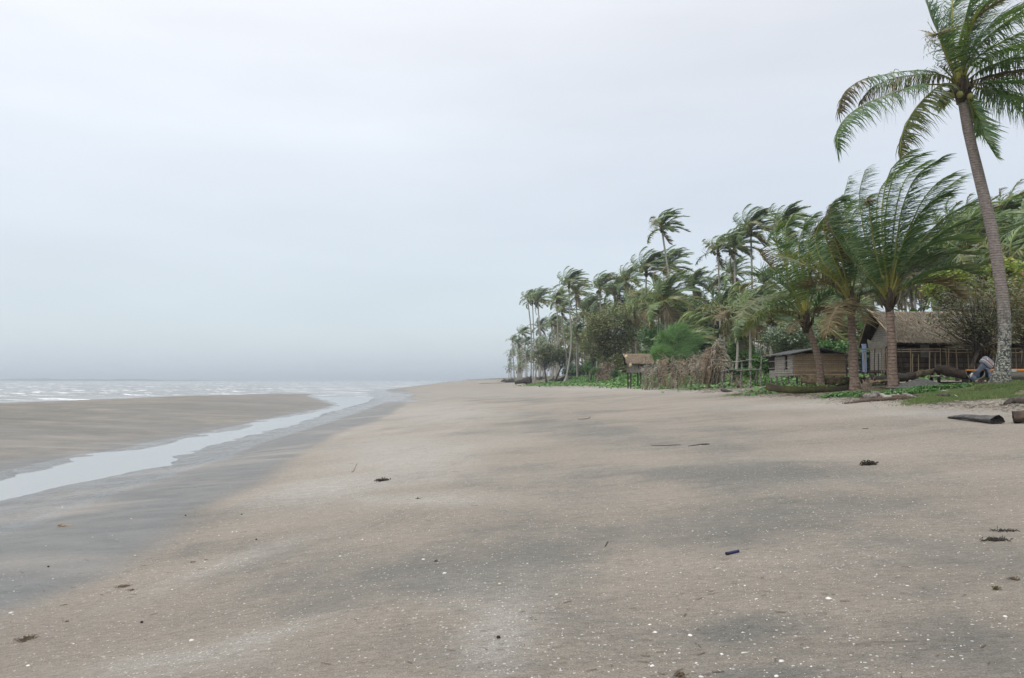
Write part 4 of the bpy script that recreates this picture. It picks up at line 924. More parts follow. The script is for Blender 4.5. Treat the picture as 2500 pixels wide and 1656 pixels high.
mb = MB(O)
for xe, ze2 in ((xl, zl), (xr, zr2)):
    for y_ in (39.55, 41, 42.5, 43.9): mb.tube([(xm, y_, zp - .07), (xe, y_, ze2 - .07)], .025, 5)
for x_ in (kx0 + .1, kx0 + .6, xm, kx1 - .6, kx1 - .1):
    zz = zp - .08 - (zp - zl) * abs(x_ - xm) / (xm - xl); mb.tube([(x_, ky0 + .05, zt - .02), (x_, ky0 + .05, zz)], .025, 5)
mb.tube([(kx0, ky0 + .06, zt), (kx1, ky0 + .06, zt)], .03, 5); mb.build('roof_frame', M['wood_dark'], hut)
for px_, y_ in ((1945, 40.1), (1957, 40.3), (1990, 40.2), (2012, 40.3), (2035, 40.2), (2056, 40.1)):
    x_ = P(px_, 900, y_).x; mb = MB(O); mb.tube([(x_, y_, gh - .3), (x_, y_, zf + .05)], .05, 6); mb.build('stilt', M['wood_dark'], hut)
for y_ in (40.9, 41.9, 42.7, 43.6):
    mb = MB(O); mb.tube([(kx0 + .02, y_, gh - .3), (kx0 + .02, y_, zf + .05)], .045, 6); mb.build('stilt', M['wood_grey'], hut)
# pole rack between hut and dark palm
rk = at(2074, 38.0); rack = empty('pole_rack', rk, 'grey pole rack of crossed rails between the small woven hut and the dark trunked palm', 'rack')
for px_ in (2066, 2084, 2108):
    a = P(px_, 862, 38); mb = MB(rk); mb.tube([(a.x, 38, rk.z - .3), (a.x, 38, a.z)], .03, 5); mb.build('post', M['wood_dark'], rack)
for py_ in (864, 876, 888, 900):
    a = P(2062, py_ + 2, 38); b_ = P(2112, py_, 38.1); mb = MB(rk); mb.tube([a, a.lerp(b_, .5) + V((0, 0, .03)), b_], .02, 5); mb.build('rail', M['wood_grey'], rack)
# ---- small hut far left with brown roof
Ys = 68.0; sx0 = P(1537, 890, Ys).x; sx1 = P(1592, 890, Ys).x; gs = G(sx0 + 1, Ys); sf = P(1560, 910, Ys).z; se = P(1560, 888, Ys - .4).z; sr = P(1560, 864, Ys + .8).z
sh = empty('small_thatched_hut', (sx0, Ys, gs), 'tiny raised thatched hut with brown roof standing left of the dry frond fence', 'hut'); O = sh.location
mb = MB(O); gable_roof(mb, sx0 - .15, sx1 + .1, Ys - .45, Ys + .85, Ys + 2.1, se, sr, .35, 14, 90, .03, th=.07); mb.build('roof', [M['thatch_brown'], M['under']], sh)
mb = MB(O); mb.box(((sx0 + sx1) / 2, Ys, (sf + se) / 2), (sx1 - sx0, .05, se - sf)); mb.build('front_wall', M['woven_grey'], sh)
mb = MB(O); mb.add([(sx0, Ys, sf), (sx0, Ys + 1.8, sf), (sx0, Ys + 1.8, se), (sx0, Ys + .85, sr - .25), (sx0, Ys, se)], [(0, 1, 2, 3, 4)]); mb.build('gable_wall', M['woven_dark'], sh)
mb = MB(O); mb.box(((sx0 + sx1) / 2, Ys + 1.8, (sf + se) / 2), (sx1 - sx0, .05, se - sf)); mb.build('back_wall', M['woven_dark'], sh)
mb = MB(O); mb.box((P(1565, 895, Ys).x, Ys - .04, se - .28), (.5, .03, .3)); mb.build('window', M['under'], sh)
mb = MB(O); mb.tube([P(1562, 890, Ys - .1), P(1559, 911, Ys - .1)], .03, 5); mb.build('pole', M['wood_pale'], sh)
for x_ in (sx0 + .1, (sx0 + sx1) / 2, sx1 - .1):
    for y_ in (Ys + .1, Ys + 1.7):
        mb = MB(O); mb.tube([(x_, y_, gs - .3), (x_, y_, sf + .05)], .06, 6); mb.build('stilt', M['wood_dark'], sh)
for px_, py_, lb in ((1529, 871, 'yellow float hanging under the gable of the tiny thatched hut'), (1539, 892, 'pale yellow float hanging lower on the front of the tiny thatched hut')):
    p = P(px_, py_, Ys - .55); mb = MB(p); mb.tube([p + V((0, 0, z_)) for z_ in (.17, .13, 0, -.13, -.17)], [.02, .1, .16, .1, .02], 10); mb.tube([p + V((0, 0, .16)), p + V((0, 0, .4))], .008, 4)
    tag(mb.build('float', simple_mat('faded_float', (.55, .45, .28)), smooth=True, loc=p), lb, 'float')

# ---- fence of upright dry palm fronds
fb = at(1665, 56); ff = empty('palm_frond_fence', fb, 'fence of grey dry palm fronds stood upright beside the tiny thatched hut', 'fence'); rr = random.Random(21)
FD = [M['rachis_dry'], M['leaf_dry'], M['leaf_rust'], M['leaf_brown']]
def dry_frond(parent, base, top, bend, nl=34, Lf=.6, rust=False, wl=.06, droop=4.5):
    b_ = MB(parent.location); mid = base.lerp(top, .5) + bend * .35; tip = top + bend
    frond(b_, [base, mid, top, tip], Lf=Lf, nl=nl, r0=.03, wind=.5, droop=droop, wl=wl, ml=2 if rust else 1, mtip=None, start=.08, rnd=rr, seg=4, spread=.5, tf=.3); return b_.build('dry_frond', FD, parent)
for i in range(58):
    q = i / 57; px_ = 1570 + 165 * q + rr.uniform(-3, 3); Yq = 61 - 9 * q + rr.uniform(-.5, .5); bs = at(px_, Yq)
    tp_ = np.interp(px_, [1568, 1590, 1620, 1640, 1660, 1680, 1700, 1735], [888, 876, 876, 870, 880, 872, 866, 860]); tp = P(px_ + rr.uniform(-14, 20), tp_ + rr.uniform(-9, 24), Yq)
    dry_frond(ff, bs, tp, V((rr.uniform(-.2, .5), rr.uniform(-.3, .1), -rr.uniform(.0, .5))), 26, .55, rust=rr.random() < .12 or abs(px_ - 1628) < 6, wl=.04)
fb = at(1745, 50); fs_ = empty('dry_frond_stack', fb, 'tall brown heap of dry palm fronds at the right end of the frond fence', 'frond heap')
for i in range(34):
    q = i / 33; px_ = 1712 + 56 * q + rr.uniform(-3, 3); Yq = 50.5 + rr.uniform(-1.0, .7); bs = at(px_, Yq); tx = 1722 + 38 * q + rr.uniform(-5, 10)
    tp_ = np.interp(tx, [1715, 1735, 1752, 1765, 1785], [868, 846, 831, 850, 890]); tp = P(tx, tp_ + rr.uniform(0, 22), Yq)
    dry_frond(fs_, bs, tp, V((rr.uniform(-.1, .6), -.1, -rr.uniform(.0, .4))), 34, .75, rust=px_ < 1735 and rr.random() < .8, wl=.06)
fb = at(1471, 112); f3_ = empty('dry_frond_stack', fb, 'brown dry frond heap grown over by vines below the olive leaved tree', 'frond heap')
for i in range(26):
    px_ = 1454 + 36 * i / 25; bs = at(px_, 112 + rr.uniform(-1, 1)); tp = P(px_ + rr.uniform(2, 12), 884 + rr.uniform(0, 18) + abs(px_ - 1474) * .5, 112)
    dry_frond(f3_, bs, tp, V((rr.uniform(0, .8), 0, -.3)), 20, .9, rust=rr.random() < .3, wl=.12)
# ---- rough stick fence
fb = at(1812, 45); sf_ = empty('stick_fence', fb, 'crooked grey stick fence with two wavy rails left of the small woven hut', 'fence')
for px_, ty in ((1767, 886), (1788, 882), (1811, 884), (1834, 880), (1861, 866)):
    b_ = at(px_ - 3, 45, -.2); t_ = P(px_ + rr.uniform(-2, 3), ty, 45); mb = MB(fb); mb.tube([b_, b_.lerp(t_, .5) + V((rr.uniform(-.06, .06), 0, 0)), t_], [.05, .042, .035], 6); mb.build('post', M['wood_grey'], sf_)
for ps in ([(1760, 884), (1777, 883), (1798, 884), (1822, 880), (1845, 877)], [(1762, 907), (1782, 903), (1806, 905), (1832, 903), (1858, 902)]):
    mb = MB(fb); mb.tube([P(a, b_, 44.93) for a, b_ in ps], [.03, .035, .04, .035, .03], 6); mb.build('rail', M['wood_grey'], sf_)

# ---- boats, outboard motor
def hull(name, org, L_, Wd, Hh, rot, mts, label, rise0=.35, rise1=.1, thick=.03, stern_flat=False, tilt=0.0):
    org = V(org); root = empty(name, org, label, 'canoe' if name != 'motor_boat' else 'boat'); rm = Matrix.Rotation(rot, 3, 'Z') @ Matrix.Rotation(tilt, 3, 'X')
    K, J = 22, 9; mb = MB(org)
    for off, flip in ((0, 0), (thick, 1)):
        vs = []
        for i in range(K + 1):
            t_ = i / K; w2 = (math.sin(math.pi * min(max(t_, 0), 1)) ** .75 if not stern_flat else (1 - (1 - min(1, (1 - t_) * 1.9)) ** 2.2) ** .8) * Wd / 2 - off; w2 = max(w2, .006)
            top = Hh + rise0 * max(0, 1 - t_ * 3.2) ** 2 * (0 if stern_flat else 1) + rise1 * max(0, (t_ - .6) / .4) ** 2; bot = (rise0 * .85 * max(0, 1 - t_ * 3.5) ** 1.6 if not stern_flat else 0) + Hh * .8 * max(0, (t_ - .72) / .28) ** 2
            for j in range(J):
                a = math.pi * (j / (J - 1) - .5); yy = math.sin(a) * w2; zz = bot + off + (top - bot) * (1 - math.cos(a) ** .8) - off * (abs(math.sin(a)))
                vs.append(org + rm @ V((t_ * L_ - L_ / 2, yy, zz)))
        fs2 = [(i * J + j, i * J + j + 1, (i + 1) * J + j + 1, (i + 1) * J + j) for i in range(K) for j in range(J - 1)]
        if flip: fs2 = [tuple(reversed(f)) for f in fs2]
        mb.add(vs, fs2); 
        if not flip: outer = vs
        else: inner = vs
    for j in (0, J - 1):
        mb.add([p for i in range(K + 1) for p in (outer[i * J + j], inner[i * J + j])], [(2 * i, 2 * i + 1, 2 * i + 3, 2 * i + 2) for i in range(K)])
    if stern_flat: mb.add(outer[:J], [tuple(range(J))]); mb.add(inner[:J], [tuple(reversed(range(J)))])
    mb.build('hull', mts[0], root, True)
    if len(mts) > 1:
        for j in (0, J - 1):
            mb = MB(org); mb.tube([outer[i * J + j] + V((0, 0, .0)) for i in range(K + 1)], .05, 6, 0, True, 1.3); mb.build('gunwale', mts[1], root)
    return root
c1 = at(2052, 36.3); hull('dugout_canoe', c1 + V((0, 0, .04)), 3.6, .58, .36, R(-4), [M['moss']], 'brown weathered canoe with raised pointed bow in front of the small woven hut', .24, .1, tilt=R(-12))
c2 = at(1985, 33.3); hull('dugout_canoe', c2 + V((.1, 0, -.02)), 4.3, .5, .30, R(3), [rough_mat('green_mossed_hull', (.04, .045, .02), (.11, .11, .04), 4, c3=(.06, .05, .035))], 'low mossy green dugout canoe lying nearest the beach', .16, .12)
M['white_paint'] = simple_mat('dull_white_paint', (.52, .52, .49), .5, .2, 2); M['orange_paint'] = simple_mat('orange_paint', (.62, .22, .03), .45, .2, 2)
bt = at(2500, 31.0); zb = P(2480, 926, 31).z - .02
boat = hull('motor_boat', (P(2388, 900, 31).x + 2.9, 31.2, zb), 5.8, 1.3, P(2480, 905, 31).z - zb, 0, [M['white_paint'], M['orange_paint']], 'white boat with orange gunwale pulled up behind the large leaning palm', 0, .25, .04, True)
mb = MB(boat.location); a = P(2470, 905, 30.5); b_ = P(2482, 905, 30.5); mb.box(((a.x + b_.x) / 2, 30.51, a.z), (b_.x - a.x, .03, .1)); mb.build('gunwale_patch', M['white_paint'], boat)
# outboard motor tilted up on the stern
M['om_grey'] = simple_mat('blue_grey_metal', (.15, .175, .23), .4, .2, 4); M['om_cowl'] = simple_mat('dark_grey_cowl', (.25, .26, .285), .3, .15, 2)
M['om_light'] = simple_mat('pale_trim', (.78, .78, .79), .35, .1, 2); M['om_red'] = simple_mat('faded_red_trim', (.65, .15, .14), .4, .15, 2); M['om_black'] = simple_mat('black_rubber', (.02, .02, .024), .5, .3, 4)
Yo = 30.1; top = P(2409, 880, Yo); low = P(2373, 926, Yo); om = empty('outboard_motor', low, 'grey outboard motor with red and white striped cowl tilted up on the boat stern', 'outboard motor')
ax = (top - low).normalized(); fwd = V((ax.z, 0, -ax.x)).normalized(); sd2 = V((0, -1, 0))   # ax: up along the leg, fwd: towards the boat
O = om.location
def om_loft(secs, nm, m_, sm_=True, n_=18, e=.55):
    """secs: (height along ax, centre fwd, half length fwd, half width, shear of the plane)"""
    mb = MB(O); vs = []
    for h_, cf, hl, hw, shr in secs:
        for j in range(n_):
            q = 2 * math.pi * j / n_; cx_ = math.copysign(abs(math.cos(q)) ** e, math.cos(q)) * hl; cy_ = math.copysign(abs(math.sin(q)) ** e, math.sin(q)) * hw
            vs.append(low + ax * (h_ + shr * cx_) + fwd * (cf + cx_) + sd2 * cy_)
    K_ = len(secs); mb.add(vs, [(i * n_ + j, i * n_ + (j + 1) % n_, (i + 1) * n_ + (j + 1) % n_, (i + 1) * n_ + j) for i in range(K_ - 1) for j in range(n_)] + [tuple(reversed(range(n_))), tuple((K_ - 1) * n_ + j for j in range(n_))])
    return mb.build(nm, m_, om, sm_)
om_loft([(.72, .07, .20, .12, -.05), (.74, .07, .245, .15, -.05), (.80, .07, .25, .155, -.05), (.82, .07, .235, .145, -.05)], 'lower_cowl', M['om_cowl'])
om_loft([(.822, .07, .25, .158, -.05), (.845, .07, .252, .16, -.05)], 'trim_band', M['om_light'])
om_loft([(.847, .07, .245, .155, -.05), (.93, .065, .24, .15, -.05), (1.0, .05, .21, .13, -.05), (1.035, .04, .15, .09, -.05), (1.045, .03, .05, .04, -.05)], 'cowl', M['om_cowl'])
for s_ in (1, -1):
    for h_, m_, wd_ in ((.875, 'om_red', .045), (.925, 'om_light', .045)):
        mb = MB(O); A = []
        for i in range(9):
            cx_ = -.17 + .34 * i / 8
            for dh in (-wd_ / 2, wd_ / 2): A.append(low + ax * (h_ + dh - .05 * cx_) + fwd * (.068 + cx_) + sd2 * s_ * ((.1575 if h_ < .9 else .154) - .12 * max(0, abs(cx_) - .1) ** 1.2))
        mb.add(A, [(2 * i, 2 * i + 1, 2 * i + 3, 2 * i + 2) for i in range(8)]); mb.build('stripe', M[m_], om)
om_loft([(.27, 0, .095, .04, 0), (.40, .0, .075, .045, 0), (.60, .02, .095, .06, 0), (.73, .04, .14, .09, 0)], 'leg_housing', M['om_grey'])
for h_, l_ in ((.20, .17), (.245, .16), (.29, .13)): om_loft([(h_, .0, l_, .085, 0), (h_ + .016, .0, l_, .085, 0)], 'cavitation_plate', M['om_grey'], False)
om_loft([(-.02, .02, .10, .03, 0), (.08, .02, .12, .055, 0), (.14, .02, .105, .045, 0), (.27, 0, .10, .04, 0)], 'gearcase', M['om_grey'])
for q in range(3):
    mb = MB(O); c_ = low + ax * .08 - fwd * .13; a = q * 2.094; d = ax * math.cos(a) + sd2 * math.sin(a); e_ = ax * -math.sin(a) + sd2 * math.cos(a)
    mb.add([c_ + d * .02 - e_ * .02, c_ + d * .1 - e_ * .045 - fwd * .02, c_ + d * .125, c_ + d * .1 + e_ * .045 + fwd * .02, c_ + d * .02 + e_ * .02], [(0, 1, 2, 3, 4)]); mb.build('propeller_blade', M['om_light'], om)
mb = MB(O); c_ = low + ax * .08; mb.tube([c_ - fwd * .09, c_ - fwd * .14, c_ - fwd * .175], [.04, .035, .01], 10); mb.build('propeller_hub', simple_mat('worn_yellow_hub', (.5, .48, .25)), om, True)
for s_ in (1, -1):
    mb = MB(O); a = low + ax * .62 + fwd * .10 + sd2 * .09 * s_; mb.tube([a, a + V((.10, 0, -.05)), a + V((.17, 0, -.22)), a + V((.17, 0, -.36))], [.035, .05, .055, .045], 7); mb.build('clamp_bracket', M['om_grey'], om)
mb = MB(O); a = low + ax * .68 + fwd * .2; mb.tube([a, a + V((.02, 0, -.16)), a + V((.0, 0, -.34))], [.07, .085, .06], 10); mb.build('swivel_block', M['om_black'], om, True)
tx = bpy.data.curves.new('lettering', 'FONT'); tx.body = 'YAMAHA'; tx.size = .062; tx.extrude = .001; tx.align_x = 'CENTER'; tx.align_y = 'CENTER'
to = bpy.data.objects.new('tmp_text', tx); COL.objects.link(to); bpy.context.view_layer.update(); tm = bpy.data.meshes.new_from_object(to); bpy.data.objects.remove(to)
tm.materials.clear(); tm.materials.append(simple_mat('dark_lettering', (.03, .03, .04)))
lo = link('lettering', tm, om); c_ = ax * .925 - ax * .0034 + fwd * .068 + sd2 * .156 - V((0, 0, 0)); xd = (fwd - ax * .05).normalized(); zd = sd2; yd = zd.cross(xd)
lo.matrix_local = Matrix(((xd.x, yd.x, zd.x, c_.x), (xd.y, yd.y, zd.y, c_.y), (xd.z, yd.z, zd.z, c_.z), (0, 0, 0, 1)))
# ------------------------------------------------------------------ driftwood and logs
def log(label, cat, name, pts, rad, mt, n=8, lift=.6, rnd_=None, smooth=True, hollow=False, sub_=3):
    """pts: where the wood touches the ground in the photo, walked onto the real ground; rad in metres"""
    rr = rnd_ or random.Random(len(label) * 7)
    c = [hit(a, b_) + V((0, 0, r_ * lift)) for (a, b_), r_ in zip(pts, rad)]
    k = (len(c) - 1) * sub_ + 1 if len(c) > 1 else 1; cc = spline(c, max(k, 7)); rr2 = np.interp(np.linspace(0, 1, len(cc)), np.linspace(0, 1, len(rad)), rad)
    org = c[0]; mb = MB(org); mb.tube(cc, [r_ * rr.uniform(.86, 1.12) for r_ in rr2], n); 
    for i, v in enumerate(mb.v): mb.v[i] = tuple(V(v) + V((rr.gauss(0, 1), rr.gauss(0, 1), rr.gauss(0, 1))) * float(rr2.min() + rr2.mean()) * .10)
    return tag(mb.build(name, M[mt] if isinstance(mt, str) else mt, smooth=smooth, loc=org), label, cat)
def logY(label, cat, name, pts, rad, mt, n=10, smooth=True):
    c = [P(a, b_, Y_) for a, b_, Y_ in pts]; cc = spline(c, (len(c) - 1) * 4 + 1); r2 = np.interp(np.linspace(0, 1, len(cc)), np.linspace(0, 1, len(rad)), rad); rr = random.Random(len(label))
    mb = MB(c[0]); mb.tube(cc, [r_ * rr.uniform(.86, 1.12) for r_ in r2], n); mb.v = [tuple(V(v) + V((rr.gauss(0, .018), rr.gauss(0, .018), rr.gauss(0, .02)))) for v in mb.v]; return tag(mb.build(name, M[mt], smooth=smooth, loc=c[0]), label, cat)
M['end_dark'] = rough_mat('dark_log_hollow', (.006, .005, .005), (.02, .017, .015), 8)  # near-black colour for the recessed log ends
def endlog(label, a, b_, r0, r1, mt='wood_grey'):
    A, B = hit(*a), hit(*b_); A = A + V((0, 0, r0 * .8)); B = B + V((0, 0, r1 * .8)); root = empty('driftwood_log', A, label, 'log'); rr = random.Random(int(a[0])); d = (B - A); u_ = d.normalized(); K = 14
    s1 = u_.cross(V((0, 0, 1))).normalized(); s2 = s1.cross(u_); prof = [(1 + .12 * rr.gauss(0, 1)) for _ in range(14)]; mb = MB(A); vs = []
    for i in range(K):
        t_ = i / (K - 1); c = A + d * t_ + V((0, 0, .02 * math.sin(t_ * 5))); r_ = r0 + (r1 - r0) * t_ ** .8
        for j in range(14):
            q = 2 * math.pi * j / 14; r2 = r_ * prof[j] * (1 + .05 * rr.gauss(0, 1)); vs.append(c + s1 * math.cos(q) * r2 + s2 * math.sin(q) * r2 * .68)
    mb.add(vs, [(i * 14 + j, i * 14 + (j + 1) % 14, (i + 1) * 14 + (j + 1) % 14, (i + 1) * 14 + j) for i in range(K - 1) for j in range(14)] + [tuple(reversed(range(14)))]); mb.build('bark', M[mt], root, True)
    mb = MB(A); ring = [vs[-14 + j] for j in range(14)]; c = B - u_ * .025; inn = [c + (p - B) * .8 for p in ring]
    mb.add(ring + inn + [c - u_ * .04], [(j, (j + 1) % 14, 14 + (j + 1) % 14, 14 + j) for j in range(14)] + [(14 + j, 14 + (j + 1) % 14, 28) for j in range(14)]); mb.build('hollow_end', M['end_dark'], root); return root
endlog('smooth grey driftwood log with black hollow end lying on sand at the right', (2316, 1022), (2436, 1036), .03, .13, 'wood_drift')
endlog('thick dark brown stump log cut off by the right picture edge', (2560, 1030), (2474, 1034), .16, .17, 'wood_log')
log('charred split log lying in the grass at the right edge', 'log', 'charred_log', [(2452, 990), (2480, 985), (2530, 987)], [.06, .10, .10], 'wood_dark')
for lb, pts, rad, mt in [
    ('longest thin brown branch lying flat on the sand before the creeper', [(2062, 987), (2110, 982), (2170, 979), (2233, 974)], [.015, .035, .045, .03], 'wood_log'),
    ('second long flat branch just above the longest thin branch', [(2100, 978), (2160, 972), (2220, 970), (2262, 966)], [.02, .035, .03, .012], 'wood_log'),
    ('pale forked branch crossing beside the twiggy brown root', [(2128, 958), (2150, 968), (2166, 974), (2190, 966)], [.02, .04, .045, .02], 'wood_pale'),
    ('short pale stick pointing to the grass beside the pale forked branch', [(2165, 945), (2186, 962), (2196, 968)], [.015, .025, .025], 'wood_pale'),
    ('small stick with dark knob right of the pale forked branch', [(2200, 962), (2218, 970), (2236, 972)], [.03, .04, .02], 'wood_grey'),
    ('dark short log end lying among litter left of the grass', [(2290, 972), (2305, 971), (2316, 972)], [.045, .05, .04], 'wood_dark'),
    ('thin dark branch with curved tip among litter left of the grass', [(2344, 962), (2360, 960), (2372, 963)], [.02, .03, .015], 'wood_dark'),
    ('pale weathered chunk among litter left of the grass', [(2300, 961), (2314, 961)], [.04, .035], 'wood_pale'),
    ('dark stick at the foot of the twiggy brown root', [(2098, 968), (2112, 973), (2124, 972)], [.05, .05, .04], 'wood_dark'),
    ('thick grey root piece under the twiggy brown root', [(2112, 973), (2128, 975), (2140, 968), (2134, 962)], [.06, .09, .07, .03], 'wood_grey'),
    ('white ended broken log on the sand below the stick fence', [(1762, 955), (1772, 958), (1785, 957)], [.08, .09, .05], 'wood_dark'),
    ('forked dark driftwood below the gap between stick fence and woven hut', [(1848, 950), (1858, 952), (1870, 949)], [.05, .08, .05], 'wood_dark'),
    ('thin branch pointing up left toward the stick fence', [(1838, 938), (1850, 946), (1862, 950)], [.02, .035, .04], 'wood_grey'),
    ('pale grey stick lying in front of the mossy canoe', [(2024, 948), (2036, 951), (2050, 953)], [.04, .045, .03], 'wood_pale'),
    ('small dark wood piece alone on sand below the stick fence', [(1820, 966), (1830, 966), (1838, 965)], [.03, .04, .02], 'wood_dark'),
    ('dark flat driftwood at the far bank left of the dry frond fence', [(1480, 934), (1500, 936), (1520, 935)], [.1, .16, .08], 'wood_dark'),
    ('low dark driftwood lying on the far sand below the olive leaved tree', [(1386, 937), (1398, 938), (1408, 937)], [.1, .15, .08], 'wood_dark'),
    ('long dark fallen trunk reaching left from the upturned root', [(1170, 937), (1220, 936), (1270, 933)], [.05, .12, .22], 'wood_dark'),
    ('small twig alone with upright prong on the middle sand', [(1408, 1024), (1424, 1024), (1438, 1022), (1441, 1017)], [.006, .012, .012, .005], 'wood_dark'),
    ('long thin weed stalk lying on the sand in the middle distance', [(1590, 1089), (1640, 1088), (1662, 1087)], [.006, .01, .006], 'wood_dark'),
    ('second weed stalk with rough end right of the first stalk', [(1680, 1090), (1715, 1087), (1732, 1086)], [.006, .018, .012], 'wood_dark'),
    ('thin stick alone on the right middle sand', [(2105, 1048), (2120, 1047)], [.008, .008], 'wood_dark'),
    ('dark forked twig on pale sand near the stream', [(858, 1154), (864, 1150), (870, 1136), (872, 1132)], [.006, .006, .005, .003], 'wood_dark'),
    ('short dark stick standing out of the sand at the lower middle', [(1477, 1336), (1481, 1330), (1484, 1324)], [.004, .005, .004], 'wood_dark')]:
    if 2050 < pts[0][0] < 2400 and max(rad) > .013: rad = [r_ * 1.7 for r_ in rad]
    log(lb, 'driftwood' if max(rad) > .013 else 'twig', 'driftwood' if max(rad) > .013 else 'twig', pts, rad, mt, 7)
logY('dark fallen palm log lying behind the creeper beside the outboard motor', 'log', 'palm_log', [(2288, 899, 33.2), (2310, 905, 32.8), (2340, 912, 32.3), (2364, 917, 32)], [.17, .21, .21, .17], 'wood_log')
logY('mossy brown log sloping up to the dark fallen palm log', 'log', 'mossy_log', [(2226, 921, 32.6), (2250, 912, 32.9), (2285, 904, 33.4)], [.12, .15, .10], 'moss')
logY('black wet log right of the ringed trunk of the broad palm', 'log', 'dark_log', [(2188, 920, 32.4), (2205, 922, 32.3), (2232, 915, 32.4)], [.19, .17, .12], 'wood_dark')
logY('pale thin plank lying on the grey sand mound', 'plank', 'plank', [(2274, 919, 31.6), (2298, 919, 31.5), (2316, 923, 31.4)], [.03, .04, .02], 'wood_pale')
logY('dark log lying left of the ringed trunk of the broad palm', 'log', 'dark_log', [(2125, 921, 33), (2145, 926, 32.6), (2166, 922, 32.4)], [.13, .16, .13], 'wood_dark')
logY('long narrow mossy pole lying before the ringed trunk', 'pole', 'mossy_pole', [(2128, 934, 31.4), (2160, 931, 31.4), (2194, 928, 31.5)], [.05, .06, .05], 'moss')
# upturned root on the far sand
rb = hit(1290, 939); rr = random.Random(4); root = empty('upturned_root', rb, 'black upturned palm root standing on the far sand', 'tree root'); mb = MB(rb)
R_ = rb.y * 15 / F
mb.tube([rb + V((-R_ * 2.2, .3, R_ * .25)), rb + V((-R_ * .8, 0, R_ * .55)), rb + V((0, 0, R_ * .6)), rb + V((R_ * .4, -.1, R_ * .6))], [R_ * .22, R_ * .4, R_ * .7, R_ * .55], 9); mb.build('root_ball', M['wood_dark'], root, True)
mb = MB(rb)
for i in range(26):
    d = V((rr.gauss(.3, .6), rr.gauss(-.3, .5), rr.gauss(.25, .6))).normalized(); c = rb + V((0, 0, R_ * .55)); mb.tube([c, c + d * R_ * .7, c + d * R_ * rr.uniform(.9, 1.3) + V((0, 0, -.1))], [R_ * .12, R_ * .07, R_ * .02], 5)
mb.build('roots', M['wood_dark'], root)
for i, (a, b_, s_) in enumerate([(1248, 933, .5), (1322, 927, .45), (1352, 930, .4), (1385, 931, .8), (1235, 932, .4)]):
    c = hit(a, b_); mb = MB(c); R2 = c.y * 12 / F * s_ * 1.6
    mb.tube([c + V((-R2 * 1.6, 0, R2 * .1)), c + V((-R2 * .3, 0, R2 * .4)), c + V((R2, 0, R2 * .15))], [R2 * .15, R2 * .5, R2 * .2], 7)
    for k in range(9):
        d = V((rr.gauss(0, .8), rr.gauss(0, .3), abs(rr.gauss(.3, .4)))).normalized(); mb.tube([c + V((0, 0, R2 * .3)), c + d * R2 * rr.uniform(.8, 1.6)], [R2 * .16, R2 * .03], 5)
    tag(mb.build('root_clump', M['wood_dark'], loc=c), ['dark root clump at the far left foot of the slim palms', 'small dark root clump right of the black upturned root', 'dark root clump under the flat topped tree', 'grey root mass under the palm with the flared foot', 'tiny dark root clump farthest left below the hazy palms'][i], 'tree root')
# twiggy dried bush on the strand line
def twigs(label, px_, py_, h_, n_, mt, spread=.5, seed=1, lean=0.0, r_=.012, name='dry_twig_bush'):
    b_ = hit(px_, py_); rr = random.Random(seed); mb = MB(b_)
    for i in range(n_):
        d = V((rr.gauss(lean, spread), rr.gauss(0, spread), rr.uniform(.7, 1.3))).normalized(); l = h_ * rr.uniform(.5, 1.1); m1 = b_ + d * l * .5 + V((rr.gauss(0, .04), 0, 0)); e_ = b_ + d * l + V((rr.gauss(0, .08), 0, 0))
        mb.tube([b_ + V((rr.gauss(0, .03), 0, -.03)), m1, e_], [r_, r_ * .7, r_ * .3], 4, 0, False)
        for _ in range(3):
            s_ = b_.lerp(e_, rr.uniform(.35, .9)); mb.tube([s_, s_ + V((rr.gauss(lean, spread), rr.gauss(0, .4), rr.uniform(.3, 1))).normalized() * h_ * rr.uniform(.15, .35)], [r_ * .5, r_ * .2], 3, 0, False)
    return tag(mb.build(name, M[mt], loc=b_), label, 'dry bush')
twigs('brown dried twiggy bush standing upright on the strand before the canoes', 2116, 965, .72, 26, 'rachis_dry', .33, 3)
twigs('reddish dry brushwood lying against the stick fence', 1806, 948, .9, 34, 'rachis_dry', .7, 5, .1)
twigs('small dark forked twig clump on the strand left of the twiggy brown bush', 2070, 952, .4, 9, 'wood_dark', .8, 6, 0, .02)
# grey sand mound
md = P(2250, 930, 31.0); xs = np.linspace(-1.5, 1.5, 40); ys = np.linspace(-.8, .8, 24)
_, _, v_, f_ = grid(xs, ys, lambda X, Y: .36 * np.exp(-(X / .85) ** 2 - (Y / .42) ** 2) + .05 * fbm(X * 4, Y * 4, 3, 2) - .06)
me = npmesh('sand_mound', v_, f_); me.materials.append(rough_mat('grey_gravel', (.07, .068, .064), (.17, .165, .155), 12)); mo = link('sand_mound', me, None, (md.x, 31.0, G(md.x, 31.0))); tag(mo, 'mound of dark grey gravelly sand in front of the fallen palm logs', 'mound', kind='structure')

